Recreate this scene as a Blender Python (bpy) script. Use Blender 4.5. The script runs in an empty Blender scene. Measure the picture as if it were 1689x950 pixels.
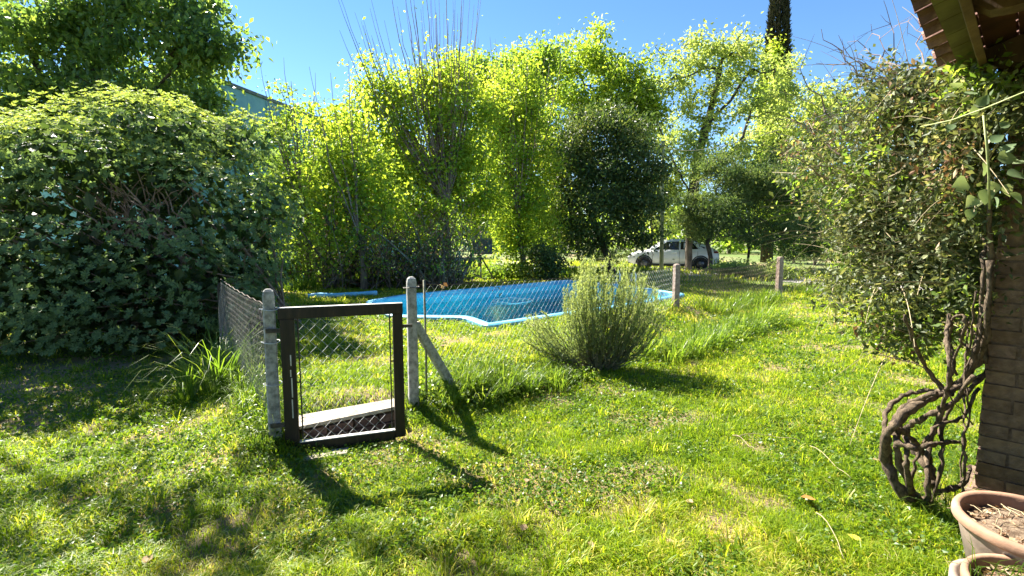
import bpy, math
import numpy as np
from mathutils import Vector, Matrix

# ------------------------------------------------------------------ camera, light, exposure
SC = bpy.context.scene
COL = SC.collection
CAM_Z = 1.6
F_PX = 800.0                       # focal length in photograph pixels (1689 wide)
PITCH = math.radians(5.71)
cd = bpy.data.cameras.new('camera'); cam = bpy.data.objects.new('camera', cd); COL.objects.link(cam)
cd.sensor_width = 36.0; cd.lens = 36.0 * F_PX / 1689.0; cd.clip_end = 2000; cd.clip_start = 0.05
cam.location = (0, 0, CAM_Z); cam.rotation_euler = (math.radians(90) - PITCH, 0, 0)
SC.camera = cam

SUN_AZ = math.radians(-45); SUN_EL = math.radians(46)
w = bpy.data.worlds.new('World'); SC.world = w; w.use_nodes = True
wn = w.node_tree; sk = wn.nodes.new('ShaderNodeTexSky'); sk.sky_type = 'NISHITA'; sk.sun_disc = False
sk.sun_elevation = SUN_EL; sk.sun_rotation = SUN_AZ
sk.air_density = 1.0; sk.dust_density = 0.0; sk.ozone_density = 2.0; sk.altitude = 1200
hs = wn.nodes.new('ShaderNodeHueSaturation'); hs.inputs['Saturation'].default_value = 1.18; wn.links.new(sk.outputs[0], hs.inputs['Color'])
wn.links.new(hs.outputs[0], wn.nodes['Background'].inputs[0])
wn.nodes['Background'].inputs[1].default_value = 0.054
sd = bpy.data.lights.new('sun', 'SUN'); sun = bpy.data.objects.new('sun', sd); COL.objects.link(sun)
sd.energy = 5.0; sd.angle = math.radians(0.5); sd.color = (1.0, 0.94, 0.82)
sdir = Vector((math.sin(SUN_AZ) * math.cos(SUN_EL), math.cos(SUN_AZ) * math.cos(SUN_EL), math.sin(SUN_EL)))
sun.rotation_euler = sdir.to_track_quat('Z', 'Y').to_euler(); sun.location = (-8, 8, 14)
SC.view_settings.view_transform = 'Standard'; SC.view_settings.look = 'None'
SC.view_settings.exposure = 2.2; SC.view_settings.gamma = 1.0
SC.cycles.max_bounces = 9; SC.cycles.diffuse_bounces = 7; SC.cycles.transparent_max_bounces = 8
SC.cycles.transmission_bounces = 4

RNG = np.random.default_rng(7)
PI = math.pi
CP, SP = math.cos(PITCH), math.sin(PITCH)

# ------------------------------------------------------------------ places in the photograph -> the world
def ray(px, py):
    u = (px - 844.5) / F_PX; v = (475.0 - py) / F_PX
    return np.array([u, CP + v * SP, v * CP - SP])
def atd(px, py, d):
    """point seen at a pixel at ground distance d ahead"""
    r = ray(px, py); return np.array([0, 0, CAM_Z]) + r * (d / r[1])
def at(px, py, z=0.0):
    r = ray(px, py); return np.array([0, 0, CAM_Z]) + r * ((z - CAM_Z) / r[2])
def atg(px, py):
    p = at(px, py, 0.0)
    for _ in range(12):
        p = at(px, py, float(ground_z(p[0], p[1])))
    return p

# ------------------------------------------------------------------ noise and terrain
_H = np.random.default_rng(3).random((64, 64))
def vnoise(x, y, s=1.0, o=0):
    x = np.asarray(x) * s + 17.3 * o + 1000; y = np.asarray(y) * s - 9.1 * o + 1000
    xi = np.floor(x).astype(int); yi = np.floor(y).astype(int); fx = x - xi; fy = y - yi
    fx = fx * fx * (3 - 2 * fx); fy = fy * fy * (3 - 2 * fy)
    g = lambda a, b: _H[a % 64, b % 64]
    return (g(xi, yi) * (1 - fx) + g(xi + 1, yi) * fx) * (1 - fy) + (g(xi, yi + 1) * (1 - fx) + g(xi + 1, yi + 1) * fx) * fy
def fbm(x, y, s=1.0, o=0):
    return (vnoise(x, y, s, o) + .5 * vnoise(x, y, s * 2.1, o + 1) + .25 * vnoise(x, y, s * 4.3, o + 2)) / 1.75
def sstep(a, b, x):
    t = np.clip((x - a) / (b - a), 0, 1); return t * t * (3 - 2 * t)
P1 = np.array([-1.755, 3.47]); P2 = np.array([-0.88, 4.22]); P3 = np.array([3.40, 10.0]); P4 = np.array([7.35, 13.3])
FL = [np.array([-6.2, 9.5]), P1, P2, P3, P4, np.array([12.0, 17.0])]
def seg_dist(x, y, a, b):
    ab = b - a; t = np.clip(((x - a[0]) * ab[0] + (y - a[1]) * ab[1]) / ab.dot(ab), 0, 1)
    return np.hypot(x - a[0] - t * ab[0], y - a[1] - t * ab[1])
def inside_poly(x, y, P):
    x = np.asarray(x, float); y = np.asarray(y, float); c = np.zeros(np.broadcast(x, y).shape, bool)
    n = len(P)
    for i in range(n):
        x0, y0 = P[i][:2]; x1, y1 = P[(i + 1) % n][:2]
        if y0 == y1: continue
        c ^= ((y0 > y) != (y1 > y)) & (x < (x1 - x0) * (y - y0) / (y1 - y0) + x0)
    return c
FPOLY = FL + [np.array([12, 60.]), np.array([-6.2, 60.])]
def ground_z(x, y):
    x = np.asarray(x, float); y = np.asarray(y, float)
    d = np.min([seg_dist(x, y, FL[i], FL[i + 1]) for i in range(len(FL) - 1)], axis=0)
    s = np.where(inside_poly(x, y, FPOLY), d, -d)
    gm = (P1 + P2) / 2
    s = s - 0.42 * np.exp(-((x - gm[0]) ** 2 + (y - gm[1]) ** 2) / 0.45 ** 2)
    right = 1 - .75 * sstep(1.5, 5.5, x) * sstep(9.5, 6.5, y)
    h = 0.22 * sstep(-0.55, 0.2, s) * right * (1 - .5 * sstep(14, 24, y)) * (1 - .85 * sstep(3.6, 6.5, x - .0 * y))
    h = h + 0.05 * np.exp(-((x + 2.3) ** 2 + (y - 3.9) ** 2) / .7 ** 2)
    near = sstep(60, 20, np.hypot(x, y))
    return h + (0.06 * (fbm(x, y, .45, 5) - .5) + .025 * (fbm(x, y, 2.3, 9) - .5)) * near

# ------------------------------------------------------------------ mesh building
class MB:
    def __init__(s): s.v = []; s.t = []; s.q = []; s.rt = []; s.rq = []; s.n = 0
    def add(s, v, tri=None, quad=None, rt=None, rq=None):
        v = np.asarray(v, float).reshape(-1, 3); 
        if tri is not None and len(tri):
            tri = np.asarray(tri); s.t.append(tri + s.n); s.rt.append(np.broadcast_to(0.5 if rt is None else rt, len(tri)).astype(float))
        if quad is not None and len(quad):
            quad = np.asarray(quad); s.q.append(quad + s.n); s.rq.append(np.broadcast_to(0.5 if rq is None else rq, len(quad)).astype(float))
        s.v.append(v); s.n += len(v); return s
    def tube(s, pts, rad, sides=6, cap=True, r=None):
        P = np.asarray(pts, float); n = len(P); R = np.broadcast_to(rad, n).astype(float)
        T = np.gradient(P, axis=0); T /= np.linalg.norm(T, axis=1)[:, None] + 1e-12
        up = np.array([0, 0, 1.]) if abs(T[0][2]) < .9 else np.array([1., 0, 0])
        u = np.cross(T[0], up); u /= np.linalg.norm(u); A = np.linspace(0, 2 * PI, sides, endpoint=False)
        V = np.empty((n, sides, 3))
        for i in range(n):
            u = u - T[i] * u.dot(T[i]); u /= np.linalg.norm(u) + 1e-12; w_ = np.cross(T[i], u)
            V[i] = P[i] + R[i] * (np.cos(A)[:, None] * u + np.sin(A)[:, None] * w_)
        i = np.arange(n - 1)[:, None]; j = np.arange(sides)[None]; j2 = (j + 1) % sides
        Q = np.stack([i * sides + j, i * sides + j2, (i + 1) * sides + j2, (i + 1) * sides + j], -1).reshape(-1, 4)
        V = V.reshape(-1, 3); T3 = None
        if cap:
            V = np.vstack([V, P[0], P[-1]]); a = np.arange(sides); b = (a + 1) % sides
            T3 = np.vstack([np.stack([b, a, np.full(sides, n * sides)], 1), np.stack([a + (n - 1) * sides, b + (n - 1) * sides, np.full(sides, n * sides + 1)], 1)])
        return s.add(V, T3, Q, r, r)
    def box(s, c, size, rot=None, r=None, taper=1.0):
        hx, hy, hz = np.asarray(size, float) / 2
        V = np.array([[sx * hx * (taper if sz > 0 else 1), sy * hy * (taper if sz > 0 else 1), sz * hz] for sz in (-1, 1) for sx, sy in ((-1, -1), (1, -1), (1, 1), (-1, 1))])
        if rot is not None: V = V @ np.asarray(rot).T
        return s.add(V + np.asarray(c, float), None, [[3, 2, 1, 0], [4, 5, 6, 7], [0, 1, 5, 4], [1, 2, 6, 5], [2, 3, 7, 6], [3, 0, 4, 7]], r, r)
    def prism(s, poly, z0, z1, r=None):
        P = np.asarray(poly, float); n = len(P); c = P.mean(0)
        z0 = np.broadcast_to(z0, n); z1 = np.broadcast_to(z1, n)
        V = np.vstack([np.c_[P, z0], np.c_[P, z1], [[*c, z0.mean()], [*c, z1.mean()]]])
        a = np.arange(n); b = (a + 1) % n
        return s.add(V, np.vstack([np.stack([b, a, np.full(n, 2 * n)], 1), np.stack([a + n, b + n, np.full(n, 2 * n + 1)], 1)]), np.stack([a, b, b + n, a + n], 1), r, r)
    def lathe(s, prof, c, sides=32, r=None):
        pr = np.asarray(prof, float); n = len(pr); A = np.linspace(0, 2 * PI, sides, endpoint=False)
        V = np.stack([pr[:, 0:1] * np.cos(A), pr[:, 0:1] * np.sin(A), np.repeat(pr[:, 1:2], sides, 1)], -1).reshape(-1, 3) + np.asarray(c, float)
        i = np.arange(n - 1)[:, None]; j = np.arange(sides)[None]; j2 = (j + 1) % sides
        return s.add(V, None, np.stack([i * sides + j, i * sides + j2, (i + 1) * sides + j2, (i + 1) * sides + j], -1).reshape(-1, 4), r, r)
    def mesh(s, name, mat, smooth=False):
        V = np.concatenate(s.v); T = np.concatenate(s.t) if s.t else np.zeros((0, 3), int); Q = np.concatenate(s.q) if s.q else np.zeros((0, 4), int)
        me = bpy.data.meshes.new(name); me.vertices.add(len(V)); me.vertices.foreach_set('co', V.ravel().astype(np.float32))
        L = np.concatenate([T.ravel(), Q.ravel()]).astype(np.int32); me.loops.add(len(L)); me.loops.foreach_set('vertex_index', L)
        nf = len(T) + len(Q); me.polygons.add(nf)
        st = np.concatenate([np.arange(len(T)) * 3, len(T) * 3 + np.arange(len(Q)) * 4]).astype(np.int32)
        me.polygons.foreach_set('loop_start', st)
        me.polygons.foreach_set('use_smooth', np.full(nf, smooth))
        a = me.attributes.new('rnd', 'FLOAT', 'FACE'); a.data.foreach_set('value', np.concatenate(s.rt + s.rq).astype(np.float32))
        me.update(calc_edges=True); me.validate()
        if mat: me.materials.append(mat)
        return me
    def obj(s, name, mat, parent=None, smooth=False, label=None, kind=None, cat=None, group=None, bevel=0):
        o = bpy.data.objects.new(name, s.mesh(name, mat, smooth)); COL.objects.link(o)
        if parent is not None: o.parent = parent; o.matrix_parent_inverse = Matrix.Translation(-parent.location)
        if bevel:
            m = o.modifiers.new('bevel', 'BEVEL'); m.width = bevel; m.segments = 2; m.limit_method = 'ANGLE'
        return tag(o, label, cat, group, kind)
def tag(o, label=None, cat=None, group=None, kind=None):
    for k, x in (('label', label), ('category', cat), ('group', group), ('kind', kind)):
        if x: o[k] = x
    return o
def thing(name, label, cat, loc=(0, 0, 0), group=None):
    o = bpy.data.objects.new(name, None); COL.objects.link(o); o.location = Vector([float(c) for c in loc]); o.empty_display_size = .1
    return tag(o, label, cat, group)

# ------------------------------------------------------------------ materials
def newmat(name):
    m = bpy.data.materials.new(name); m.use_nodes = True; nt = m.node_tree; nt.nodes.clear()
    return m, nt, nt.nodes.new('ShaderNodeOutputMaterial')
def N(nt, t, **kw):
    n = nt.nodes.new(t)
    for k, v in kw.items():
        if k in n.bl_rna.properties: setattr(n, k, v)
        else: n.inputs[k].default_value = v
    return n
def ramp(nt, fac, stops):
    r = nt.nodes.new('ShaderNodeValToRGB'); e = r.color_ramp.elements
    while len(e) < len(stops): e.new(.5)
    for i, (p, c) in enumerate(stops): e[i].position = p; e[i].color = (*c, 1)
    nt.links.new(fac, r.inputs[0]); return r.outputs[0]
def leafmat(name, stops, transl=.45, tcol=1.5, rough=.5, spec=.4, attr='rnd'):
    """thin leaf: reflecting and letting light through; colour varies from leaf to leaf"""
    m, nt, out = newmat(name); L = nt.links
    a = N(nt, 'ShaderNodeAttribute', attribute_name=attr)
    c = ramp(nt, a.outputs['Fac'], stops)
    p = N(nt, 'ShaderNodeBsdfPrincipled', Roughness=rough); p.inputs['Specular IOR Level'].default_value = spec
    L.new(c, p.inputs['Base Color'])
    mx = N(nt, 'ShaderNodeMix', data_type='RGBA', blend_type='MULTIPLY'); mx.inputs[0].default_value = 1
    L.new(c, mx.inputs[6]); mx.inputs[7].default_value = (tcol * 1.08, tcol * 1.0, tcol * .55, 1)
    t = N(nt, 'ShaderNodeBsdfTranslucent'); L.new(mx.outputs[2], t.inputs[0])
    ms = N(nt, 'ShaderNodeMixShader'); ms.inputs[0].default_value = transl
    L.new(p.outputs[0], ms.inputs[1]); L.new(t.outputs[0], ms.inputs[2]); L.new(ms.outputs[0], out.inputs[0])
    return m
def solid(name, c1, c2, scale=8, rough=.8, bump=.3, bdist=.01, detail=6, metal=0, stretch=(1, 1, 1), spec=.4, third=None, rnd=0.0):
    m, nt, out = newmat(name); L = nt.links
    tc = N(nt, 'ShaderNodeTexCoord'); mp = N(nt, 'ShaderNodeMapping'); mp.inputs['Scale'].default_value = stretch
    L.new(tc.outputs['Object'], mp.inputs[0])
    nz = N(nt, 'ShaderNodeTexNoise', Scale=scale, Detail=detail, Roughness=.65); L.new(mp.outputs[0], nz.inputs[0])
    st = [(.36, c1), (.62, c2)]
    if third: st.append((.74, third))
    fac = nz.outputs['Fac']
    if rnd:
        oi = N(nt, 'ShaderNodeObjectInfo'); ma = N(nt, 'ShaderNodeMath', operation='MULTIPLY_ADD'); ma.inputs[1].default_value = rnd; 
        sb = N(nt, 'ShaderNodeMath', operation='SUBTRACT'); sb.inputs[1].default_value = .5
        L.new(oi.outputs['Random'], sb.inputs[0]); L.new(sb.outputs[0], ma.inputs[0]); L.new(fac, ma.inputs[2]); fac = ma.outputs[0]
    c = ramp(nt, fac, st)
    p = N(nt, 'ShaderNodeBsdfPrincipled', Roughness=rough, Metallic=metal); p.inputs['Specular IOR Level'].default_value = spec
    L.new(c, p.inputs['Base Color'])
    if bump:
        n2 = N(nt, 'ShaderNodeTexNoise', Scale=scale * 4, Detail=8, Roughness=.7); L.new(mp.outputs[0], n2.inputs[0])
        b = N(nt, 'ShaderNodeBump', Strength=bump, Distance=bdist); L.new(n2.outputs['Fac'], b.inputs['Height']); L.new(b.outputs[0], p.inputs['Normal'])
    L.new(p.outputs[0], out.inputs[0]); return m

M = {}
M['blade'] = leafmat('grass_blades', [(0, (.085, .16, .010)), (.35, (.16, .25, .012)), (.62, (.25, .32, .018)), (.8, (.38, .38, .06)), (1, (.54, .46, .22))], .52, 1.8, .45, .35)
M['weed'] = leafmat('tall_grass', [(0, (.05, .11, .012)), (.6, (.12, .20, .02)), (1, (.26, .32, .06))], .5, 1.8, .4, .4)
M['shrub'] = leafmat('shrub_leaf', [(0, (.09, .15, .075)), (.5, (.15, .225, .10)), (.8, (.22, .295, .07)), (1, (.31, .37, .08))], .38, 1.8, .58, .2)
M['talltree'] = leafmat('broad_leaf', [(0, (.045, .10, .04)), (.6, (.10, .17, .045)), (1, (.24, .31, .05))], .5, 2.2, .38, .5)
M['yellow'] = leafmat('young_leaf', [(0, (.13, .215, .03)), (.6, (.25, .34, .04)), (1, (.40, .44, .08))], .62, 1.75, .45, .35)
M['mid'] = leafmat('mid_leaf', [(0, (.08, .15, .03)), (.6, (.16, .25, .04)), (1, (.27, .34, .06))], .58, 1.9, .45, .35)
M['pale'] = leafmat('pale_leaf', [(0, (.16, .23, .07)), (.6, (.27, .34, .11)), (1, (.40, .46, .17))], .58, 1.7, .5, .35)
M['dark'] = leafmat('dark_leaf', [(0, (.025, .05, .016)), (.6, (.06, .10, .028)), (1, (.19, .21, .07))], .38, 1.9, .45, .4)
M['conifer'] = leafmat('conifer_leaf', [(0, (.045, .085, .03)), (.6, (.10, .155, .05)), (1, (.21, .25, .08))], .4, 1.8, .6, .3)
M['cypress'] = leafmat('cypress_leaf', [(0, (.018, .022, .012)), (1, (.05, .05, .026))], .1, 1.2, .7, .2)
M['vine'] = leafmat('climber_leaf', [(0, (.045, .065, .025)), (.5, (.11, .14, .055)), (.8, (.26, .28, .13)), (1, (.52, .48, .32))], .34, 1.6, .5, .3)
M['bigleaf'] = leafmat('vine_leaf', [(0, (.12, .19, .09)), (.7, (.26, .34, .18)), (1, (.40, .46, .28))], .35, 1.4, .4, .5)
M['rosemary'] = leafmat('rosemary_needle', [(0, (.10, .15, .06)), (.6, (.22, .29, .12)), (1, (.36, .42, .19))], .45, 1.7, .5, .3)
M['dryleaf'] = leafmat('dry_leaf', [(0, (.16, .08, .045)), (.6, (.30, .19, .11)), (1, (.50, .38, .24))], .25, 1.2, .7, .2)
M['orangeleaf'] = leafmat('orange_leaf', [(0, (.35, .12, .04)), (1, (.5, .25, .07))], .25, 1.2, .7, .2)
M['yellowleaf'] = leafmat('yellow_leaf', [(0, (.6, .55, .05)), (1, (.7, .62, .10))], .3, 1.2, .6, .2)
M['bark'] = solid('grey_brown_bark', (.055, .042, .032), (.19, .155, .12), 9, .95, .9, .03, stretch=(1, 1, .25))
M['darkbark'] = solid('dark_bark', (.022, .018, .014), (.085, .068, .052), 9, .95, .9, .03, stretch=(1, 1, .25))
M['twig'] = solid('pinkish_twig', (.12, .085, .07), (.27, .20, .17), 14, .9, .3, .004)
M['vinebark'] = solid('flaking_vine_bark', (.04, .028, .019), (.20, .145, .095), 40, .95, 1, .012, stretch=(1, 1, .4))
M['stem'] = solid('green_stem', (.25, .30, .10), (.40, .42, .2), 20, .6, .1)
M['stem2'] = solid('grey_green_stem', (.10, .10, .05), (.2, .19, .11), 20, .8, .1)
M['palestem'] = solid('pale_dry_stem', (.24, .19, .11), (.40, .33, .20), 20, .8, .1)
M['concrete'] = solid('weathered_concrete', (.20, .195, .18), (.47, .46, .43), 22, .92, .8, .006, third=(.30, .29, .27), detail=10)
M['redpost'] = solid('reddish_weathered_post', (.19, .13, .105), (.36, .27, .225), 16, .92, .8, .008)
M['step'] = solid('pale_step_slab', (.24, .20, .155), (.46, .41, .335), 9, .92, .7, .006)
M['brickstep'] = solid('brown_step_brick', (.11, .065, .05), (.21, .125, .09), 14, .92, .8, .008, rnd=.3)
M['gatewood'] = solid('dark_stained_wood', (.007, .005, .004), (.026, .016, .011), 10, .55, .6, .004, stretch=(3, 3, .3), third=(.06, .036, .024))
M['gatetrim'] = solid('worn_white_edge', (.4, .39, .36), (.62, .60, .56), 18, .8, .3)
M['wire'] = solid('galvanised_wire', (.42, .43, .42), (.6, .61, .6), 30, .6, 0)
M['dullwire'] = solid('dull_wire', (.20, .18, .15), (.40, .37, .33), 9, .7, 0)
M['rustwire'] = solid('rusty_wire', (.05, .035, .028), (.13, .09, .07), 30, .8, 0)
M['iron'] = solid('dark_iron', (.03, .028, .025), (.09, .07, .055), 30, .6, .3)
M['stake'] = solid('olive_grey_rod', (.13, .14, .09), (.25, .25, .17), 30, .7, .2)
M['poolblue'] = solid('pool_gelcoat', (.04, .60, .74), (.13, .70, .77), 1.1, .28, 0)
M['poolrim'] = solid('pale_blue_rim', (.10, .40, .62), (.24, .56, .74), 3, .5, .2, .003, third=(.22, .42, .50), detail=10)
M['whitepipe'] = solid('white_plastic', (.65, .68, .68), (.8, .8, .8), 10, .4, 0)
M['teal'] = solid('turquoise_render', (.17, .38, .44), (.27, .50, .55), .7, .9, .3, .01, third=(.33, .54, .57), detail=9)
M['coping'] = solid('grey_coping', (.10, .13, .13), (.2, .24, .24), 3, .9, .3)
M['road'] = solid('grey_gravel_road', (.22, .205, .18), (.34, .32, .285), 3, .95, .6, .01, detail=9)
M['soil'] = solid('dry_pot_soil', (.12, .075, .045), (.34, .25, .17), 40, 1, 1, .02)
M['terracotta'] = solid('weathered_terracotta', (.20, .115, .075), (.34, .20, .13), 7, .9, .6, .004, third=(.30, .24, .19))
M['potwall'] = solid('limy_grey_pot_wall', (.17, .13, .105), (.33, .25, .20), 7, .9, .4, .004)
M['brick'] = solid('brown_brick', (.155, .10, .068), (.26, .175, .12), 14, .95, .9, .010, rnd=.22)
M['mortar'] = solid('sandy_mortar', (.13, .088, .06), (.22, .155, .11), 30, .98, .8, .006)
M['rafter'] = solid('brown_rafter_wood', (.06, .030, .016), (.13, .07, .036), 7, .6, .4, .004, stretch=(2, 2, .4))
M['fascia'] = solid('brown_fascia_wood', (.09, .05, .026), (.18, .11, .055), 7, .6, .4, .004)
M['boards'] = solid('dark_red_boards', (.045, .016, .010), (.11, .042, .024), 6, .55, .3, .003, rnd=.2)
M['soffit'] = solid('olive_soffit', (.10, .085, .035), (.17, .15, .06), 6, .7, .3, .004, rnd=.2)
M['tile'] = solid('old_roof_tile', (.13, .065, .055), (.30, .17, .13), 10, .9, .7, .008, rnd=.3)
M['carpaint'] = solid('white_car_paint', (.66, .68, .68), (.74, .75, .75), 2, .22, 0, spec=.6)
M['glass'] = solid('dark_car_glass', (.012, .015, .018), (.02, .024, .028), 2, .06, 0, spec=.8)
M['rubber'] = solid('black_rubber', (.012, .012, .012), (.03, .03, .03), 10, .8, .2)
M['alloy'] = solid('dark_alloy', (.05, .05, .055), (.14, .14, .145), 10, .35, 0, metal=.6)
M['blackplastic'] = solid('black_trim', (.012, .012, .013), (.025, .025, .026), 10, .5, 0)
M['redlens'] = solid('dark_red_lens', (.08, .004, .006), (.14, .01, .01), 10, .2, 0)
M['meterbox'] = solid('dark_grey_box', (.05, .055, .05), (.11, .12, .11), 10, .7, .2)
M['polegreen'] = solid('greenish_pole', (.16, .18, .09), (.28, .29, .16), 10, .8, .4, stretch=(1, 1, .3))

# ground: dark earth and thatch with dry straw patches
m, nt, out = newmat('lawn_soil'); L = nt.links
a = N(nt, 'ShaderNodeAttribute', attribute_name='dry'); tc = N(nt, 'ShaderNodeTexCoord')
n1 = N(nt, 'ShaderNodeTexNoise', Scale=60, Detail=6, Roughness=.8); L.new(tc.outputs['Object'], n1.inputs[0])
n2 = N(nt, 'ShaderNodeTexNoise', Scale=1.2, Detail=8, Roughness=.7); L.new(tc.outputs['Object'], n2.inputs[0])
cg = ramp(nt, n1.outputs['Fac'], [(.3, (.05, .085, .012)), (.55, (.10, .15, .02)), (.72, (.17, .20, .04))])
cs = ramp(nt, n1.outputs['Fac'], [(.3, (.13, .085, .045)), (.55, (.30, .22, .12)), (.72, (.46, .37, .22))])
mx = N(nt, 'ShaderNodeMix', data_type='RGBA'); L.new(a.outputs['Fac'], mx.inputs[0]); L.new(cg, mx.inputs[6]); L.new(cs, mx.inputs[7])
p = N(nt, 'ShaderNodeBsdfPrincipled', Roughness=.95); L.new(mx.outputs[2], p.inputs['Base Color'])
b = N(nt, 'ShaderNodeBump', Strength=.9, Distance=.03); L.new(n1.outputs['Fac'], b.inputs['Height']); L.new(b.outputs[0], p.inputs['Normal'])
L.new(p.outputs[0], out.inputs[0]); M['ground'] = m

# pool water
m, nt, out = newmat('pool_water'); L = nt.links
p = N(nt, 'ShaderNodeBsdfPrincipled', Roughness=.03, IOR=1.33); p.inputs['Base Color'].default_value = (.55, .88, .95, 1)
p.inputs['Transmission Weight'].default_value = 1
tc = N(nt, 'ShaderNodeTexCoord'); n1 = N(nt, 'ShaderNodeTexNoise', Scale=5, Detail=3); L.new(tc.outputs['Object'], n1.inputs[0])
b = N(nt, 'ShaderNodeBump', Strength=.4, Distance=.02); L.new(n1.outputs['Fac'], b.inputs['Height']); L.new(b.outputs[0], p.inputs['Normal'])
tr = N(nt, 'ShaderNodeBsdfTransparent'); tr.inputs[0].default_value = (.62, .90, .95, 1)
fr = N(nt, 'ShaderNodeFresnel', IOR=1.33); L.new(b.outputs[0], fr.inputs['Normal'])
gl = N(nt, 'ShaderNodeBsdfGlossy', Roughness=.04); L.new(b.outputs[0], gl.inputs['Normal'])
ms = N(nt, 'ShaderNodeMixShader'); L.new(fr.outputs[0], ms.inputs[0]); L.new(tr.outputs[0], ms.inputs[1]); L.new(gl.outputs[0], ms.inputs[2])
L.new(ms.outputs[0], out.inputs[0]); M['water'] = m

# ------------------------------------------------------------------ pool outline (world)
RIM = .30
pool_px = [(600, 511), (660, 521), (764, 522), (802, 536), (944, 515), (1073, 496), (1132, 484), (1029, 469), (935, 461), (665, 485), (604, 495)]
POOL = np.array([at(x, y, RIM)[:2] for x, y in pool_px])
def shrink(P, d):
    P = np.asarray(P); n = len(P); out_ = []
    area = .5 * np.sum(P[:, 0] * np.roll(P[:, 1], -1) - np.roll(P[:, 0], -1) * P[:, 1]); sg = 1 if area > 0 else -1
    for i in range(n):
        a_, b_, c_ = P[i - 1], P[i], P[(i + 1) % n]
        e1 = (b_ - a_) / np.linalg.norm(b_ - a_); e2 = (c_ - b_) / np.linalg.norm(c_ - b_)
        n1_ = np.array([-e1[1], e1[0]]) * sg; n2_ = np.array([-e2[1], e2[0]]) * sg
        m_ = n1_ + n2_; m_ /= np.linalg.norm(m_); out_.append(b_ + m_ * d / max(.5, m_.dot(n1_)))
    return np.array(out_)
def roundpoly(P, r=.35, k=4):
    out_ = []; n = len(P)
    for i in range(n):
        a_, b_, c_ = P[i - 1], P[i], P[(i + 1) % n]
        ra = min(r, .4 * np.linalg.norm(a_ - b_)); rc = min(r, .4 * np.linalg.norm(c_ - b_))
        p0 = b_ + (a_ - b_) / np.linalg.norm(a_ - b_) * ra; p2 = b_ + (c_ - b_) / np.linalg.norm(c_ - b_) * rc
        for t in np.linspace(0, 1, k): out_.append((1 - t) ** 2 * p0 + 2 * t * (1 - t) * b_ + t * t * p2)
    return np.array(out_)
POOL = roundpoly(POOL, .15, 3); POOL_IN = shrink(POOL, .15)

# ------------------------------------------------------------------ the setting: ground sheet with the pool hole
def build_ground():
    def axis(lo, hi, fine_lo, fine_hi, step):
        a_ = list(np.arange(fine_lo, fine_hi, step)); s_ = step; x = fine_lo
        left = []
        while x > lo: s_ *= 1.16; x -= s_; left.append(x)
        s_ = step; x = a_[-1]; right_ = []
        while x < hi: s_ *= 1.16; x += s_; right_.append(x)
        return np.array(left[::-1] + a_ + right_)
    X = axis(-900, 900, -6, 7, .09); Y = axis(-300, 1500, 1.0, 17.5, .09)
    gx, gy = np.meshgrid(X, Y); Z = ground_z(gx, gy)
    nx, ny = len(X), len(Y); ins = inside_poly(gx, gy, POOL_IN)
    near_pool = inside_poly(gx, gy, shrink(POOL, -.06)); Z = np.where(near_pool, np.minimum(Z, RIM - .05), Z)
    i, j = np.meshgrid(np.arange(nx - 1), np.arange(ny - 1)); a_ = j * nx + i
    Q = np.stack([a_, a_ + 1, a_ + nx + 1, a_ + nx], -1).reshape(-1, 4)
    fi = ins.ravel(); Q = Q[~fi[Q].any(1)]
    mb = MB(); mb.add(np.stack([gx, gy, Z], -1).reshape(-1, 3), None, Q)
    o = mb.obj('ground', M['ground'], None, True, kind='structure')
    at_ = o.data.attributes.new('dry', 'FLOAT', 'POINT'); at_.data.foreach_set('value', dryness(gx, gy).ravel().astype(np.float32))
    return o
DIRT = [(*atg(735, 560)[:2], .32), (*atg(985, 690)[:2], .0), (*atg(1010, 645)[:2], .30), (*atg(905, 770)[:2], .16), (*atg(310, 700)[:2], .3), (*atg(60, 650)[:2], .9),
        (*atg(860, 690)[:2], .0), (*atg(1245, 735)[:2], .2), (*atg(870, 800)[:2], .17), (*atg(360, 760)[:2], .22), (*atg(240, 850)[:2], .2), (*atg(690, 860)[:2], .16), (*atg(690, 945)[:2], .16)]
def dryness(x, y):
    d = sstep(.54, .76, fbm(x, y, 1.7, 21)) * .9 + sstep(.60, .78, fbm(x, y, 5.0, 31)) * .45
    for cx, cy, r in DIRT:
        if r > 0: d = d + 1.1 * np.exp(-((x - cx) ** 2 + (y - cy) ** 2) / r ** 2) * (.5 + .8 * vnoise(x, y, 9, 4))
    return np.clip(d, 0, 1)
build_ground()

# road behind the garden
def build_road():
    c = np.array([[22, 8.5], [15.5, 15.0], [11.5, 20.8], [6.5, 26.2], [-2, 33], [-16, 44], [-40, 60]], float)
    t = np.linspace(0, 1, 60); s_ = np.linspace(0, 1, len(c)); px = np.interp(t, s_, c[:, 0]); py = np.interp(t, s_, c[:, 1])
    k = np.ones(7) / 7
    px = np.convolve(np.pad(px, 3, 'edge'), k, 'valid'); py = np.convolve(np.pad(py, 3, 'edge'), k, 'valid')
    dx, dy = np.gradient(px), np.gradient(py); n_ = np.hypot(dx, dy); nxv, nyv = -dy / n_, dx / n_
    us = np.linspace(-2.6, 2.6, 9); gx = px[:, None] + nxv[:, None] * us; gy = py[:, None] + nyv[:, None] * us
    gx += .15 * (vnoise(gx, gy, 1) - .5); z = ground_z(gx, gy) + .035 - .03 * (np.abs(us) > 2.4)
    n1_, n2_ = gx.shape; i, j = np.meshgrid(np.arange(n1_ - 1), np.arange(n2_ - 1), indexing='ij'); a_ = i * n2_ + j
    MB().add(np.stack([gx, gy, z], -1).reshape(-1, 3), None, np.stack([a_, a_ + n2_, a_ + n2_ + 1, a_ + 1], -1).reshape(-1, 4)).obj('road', M['road'], None, True, kind='structure')
    return px, py
ROADX, ROADY = build_road()
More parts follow.
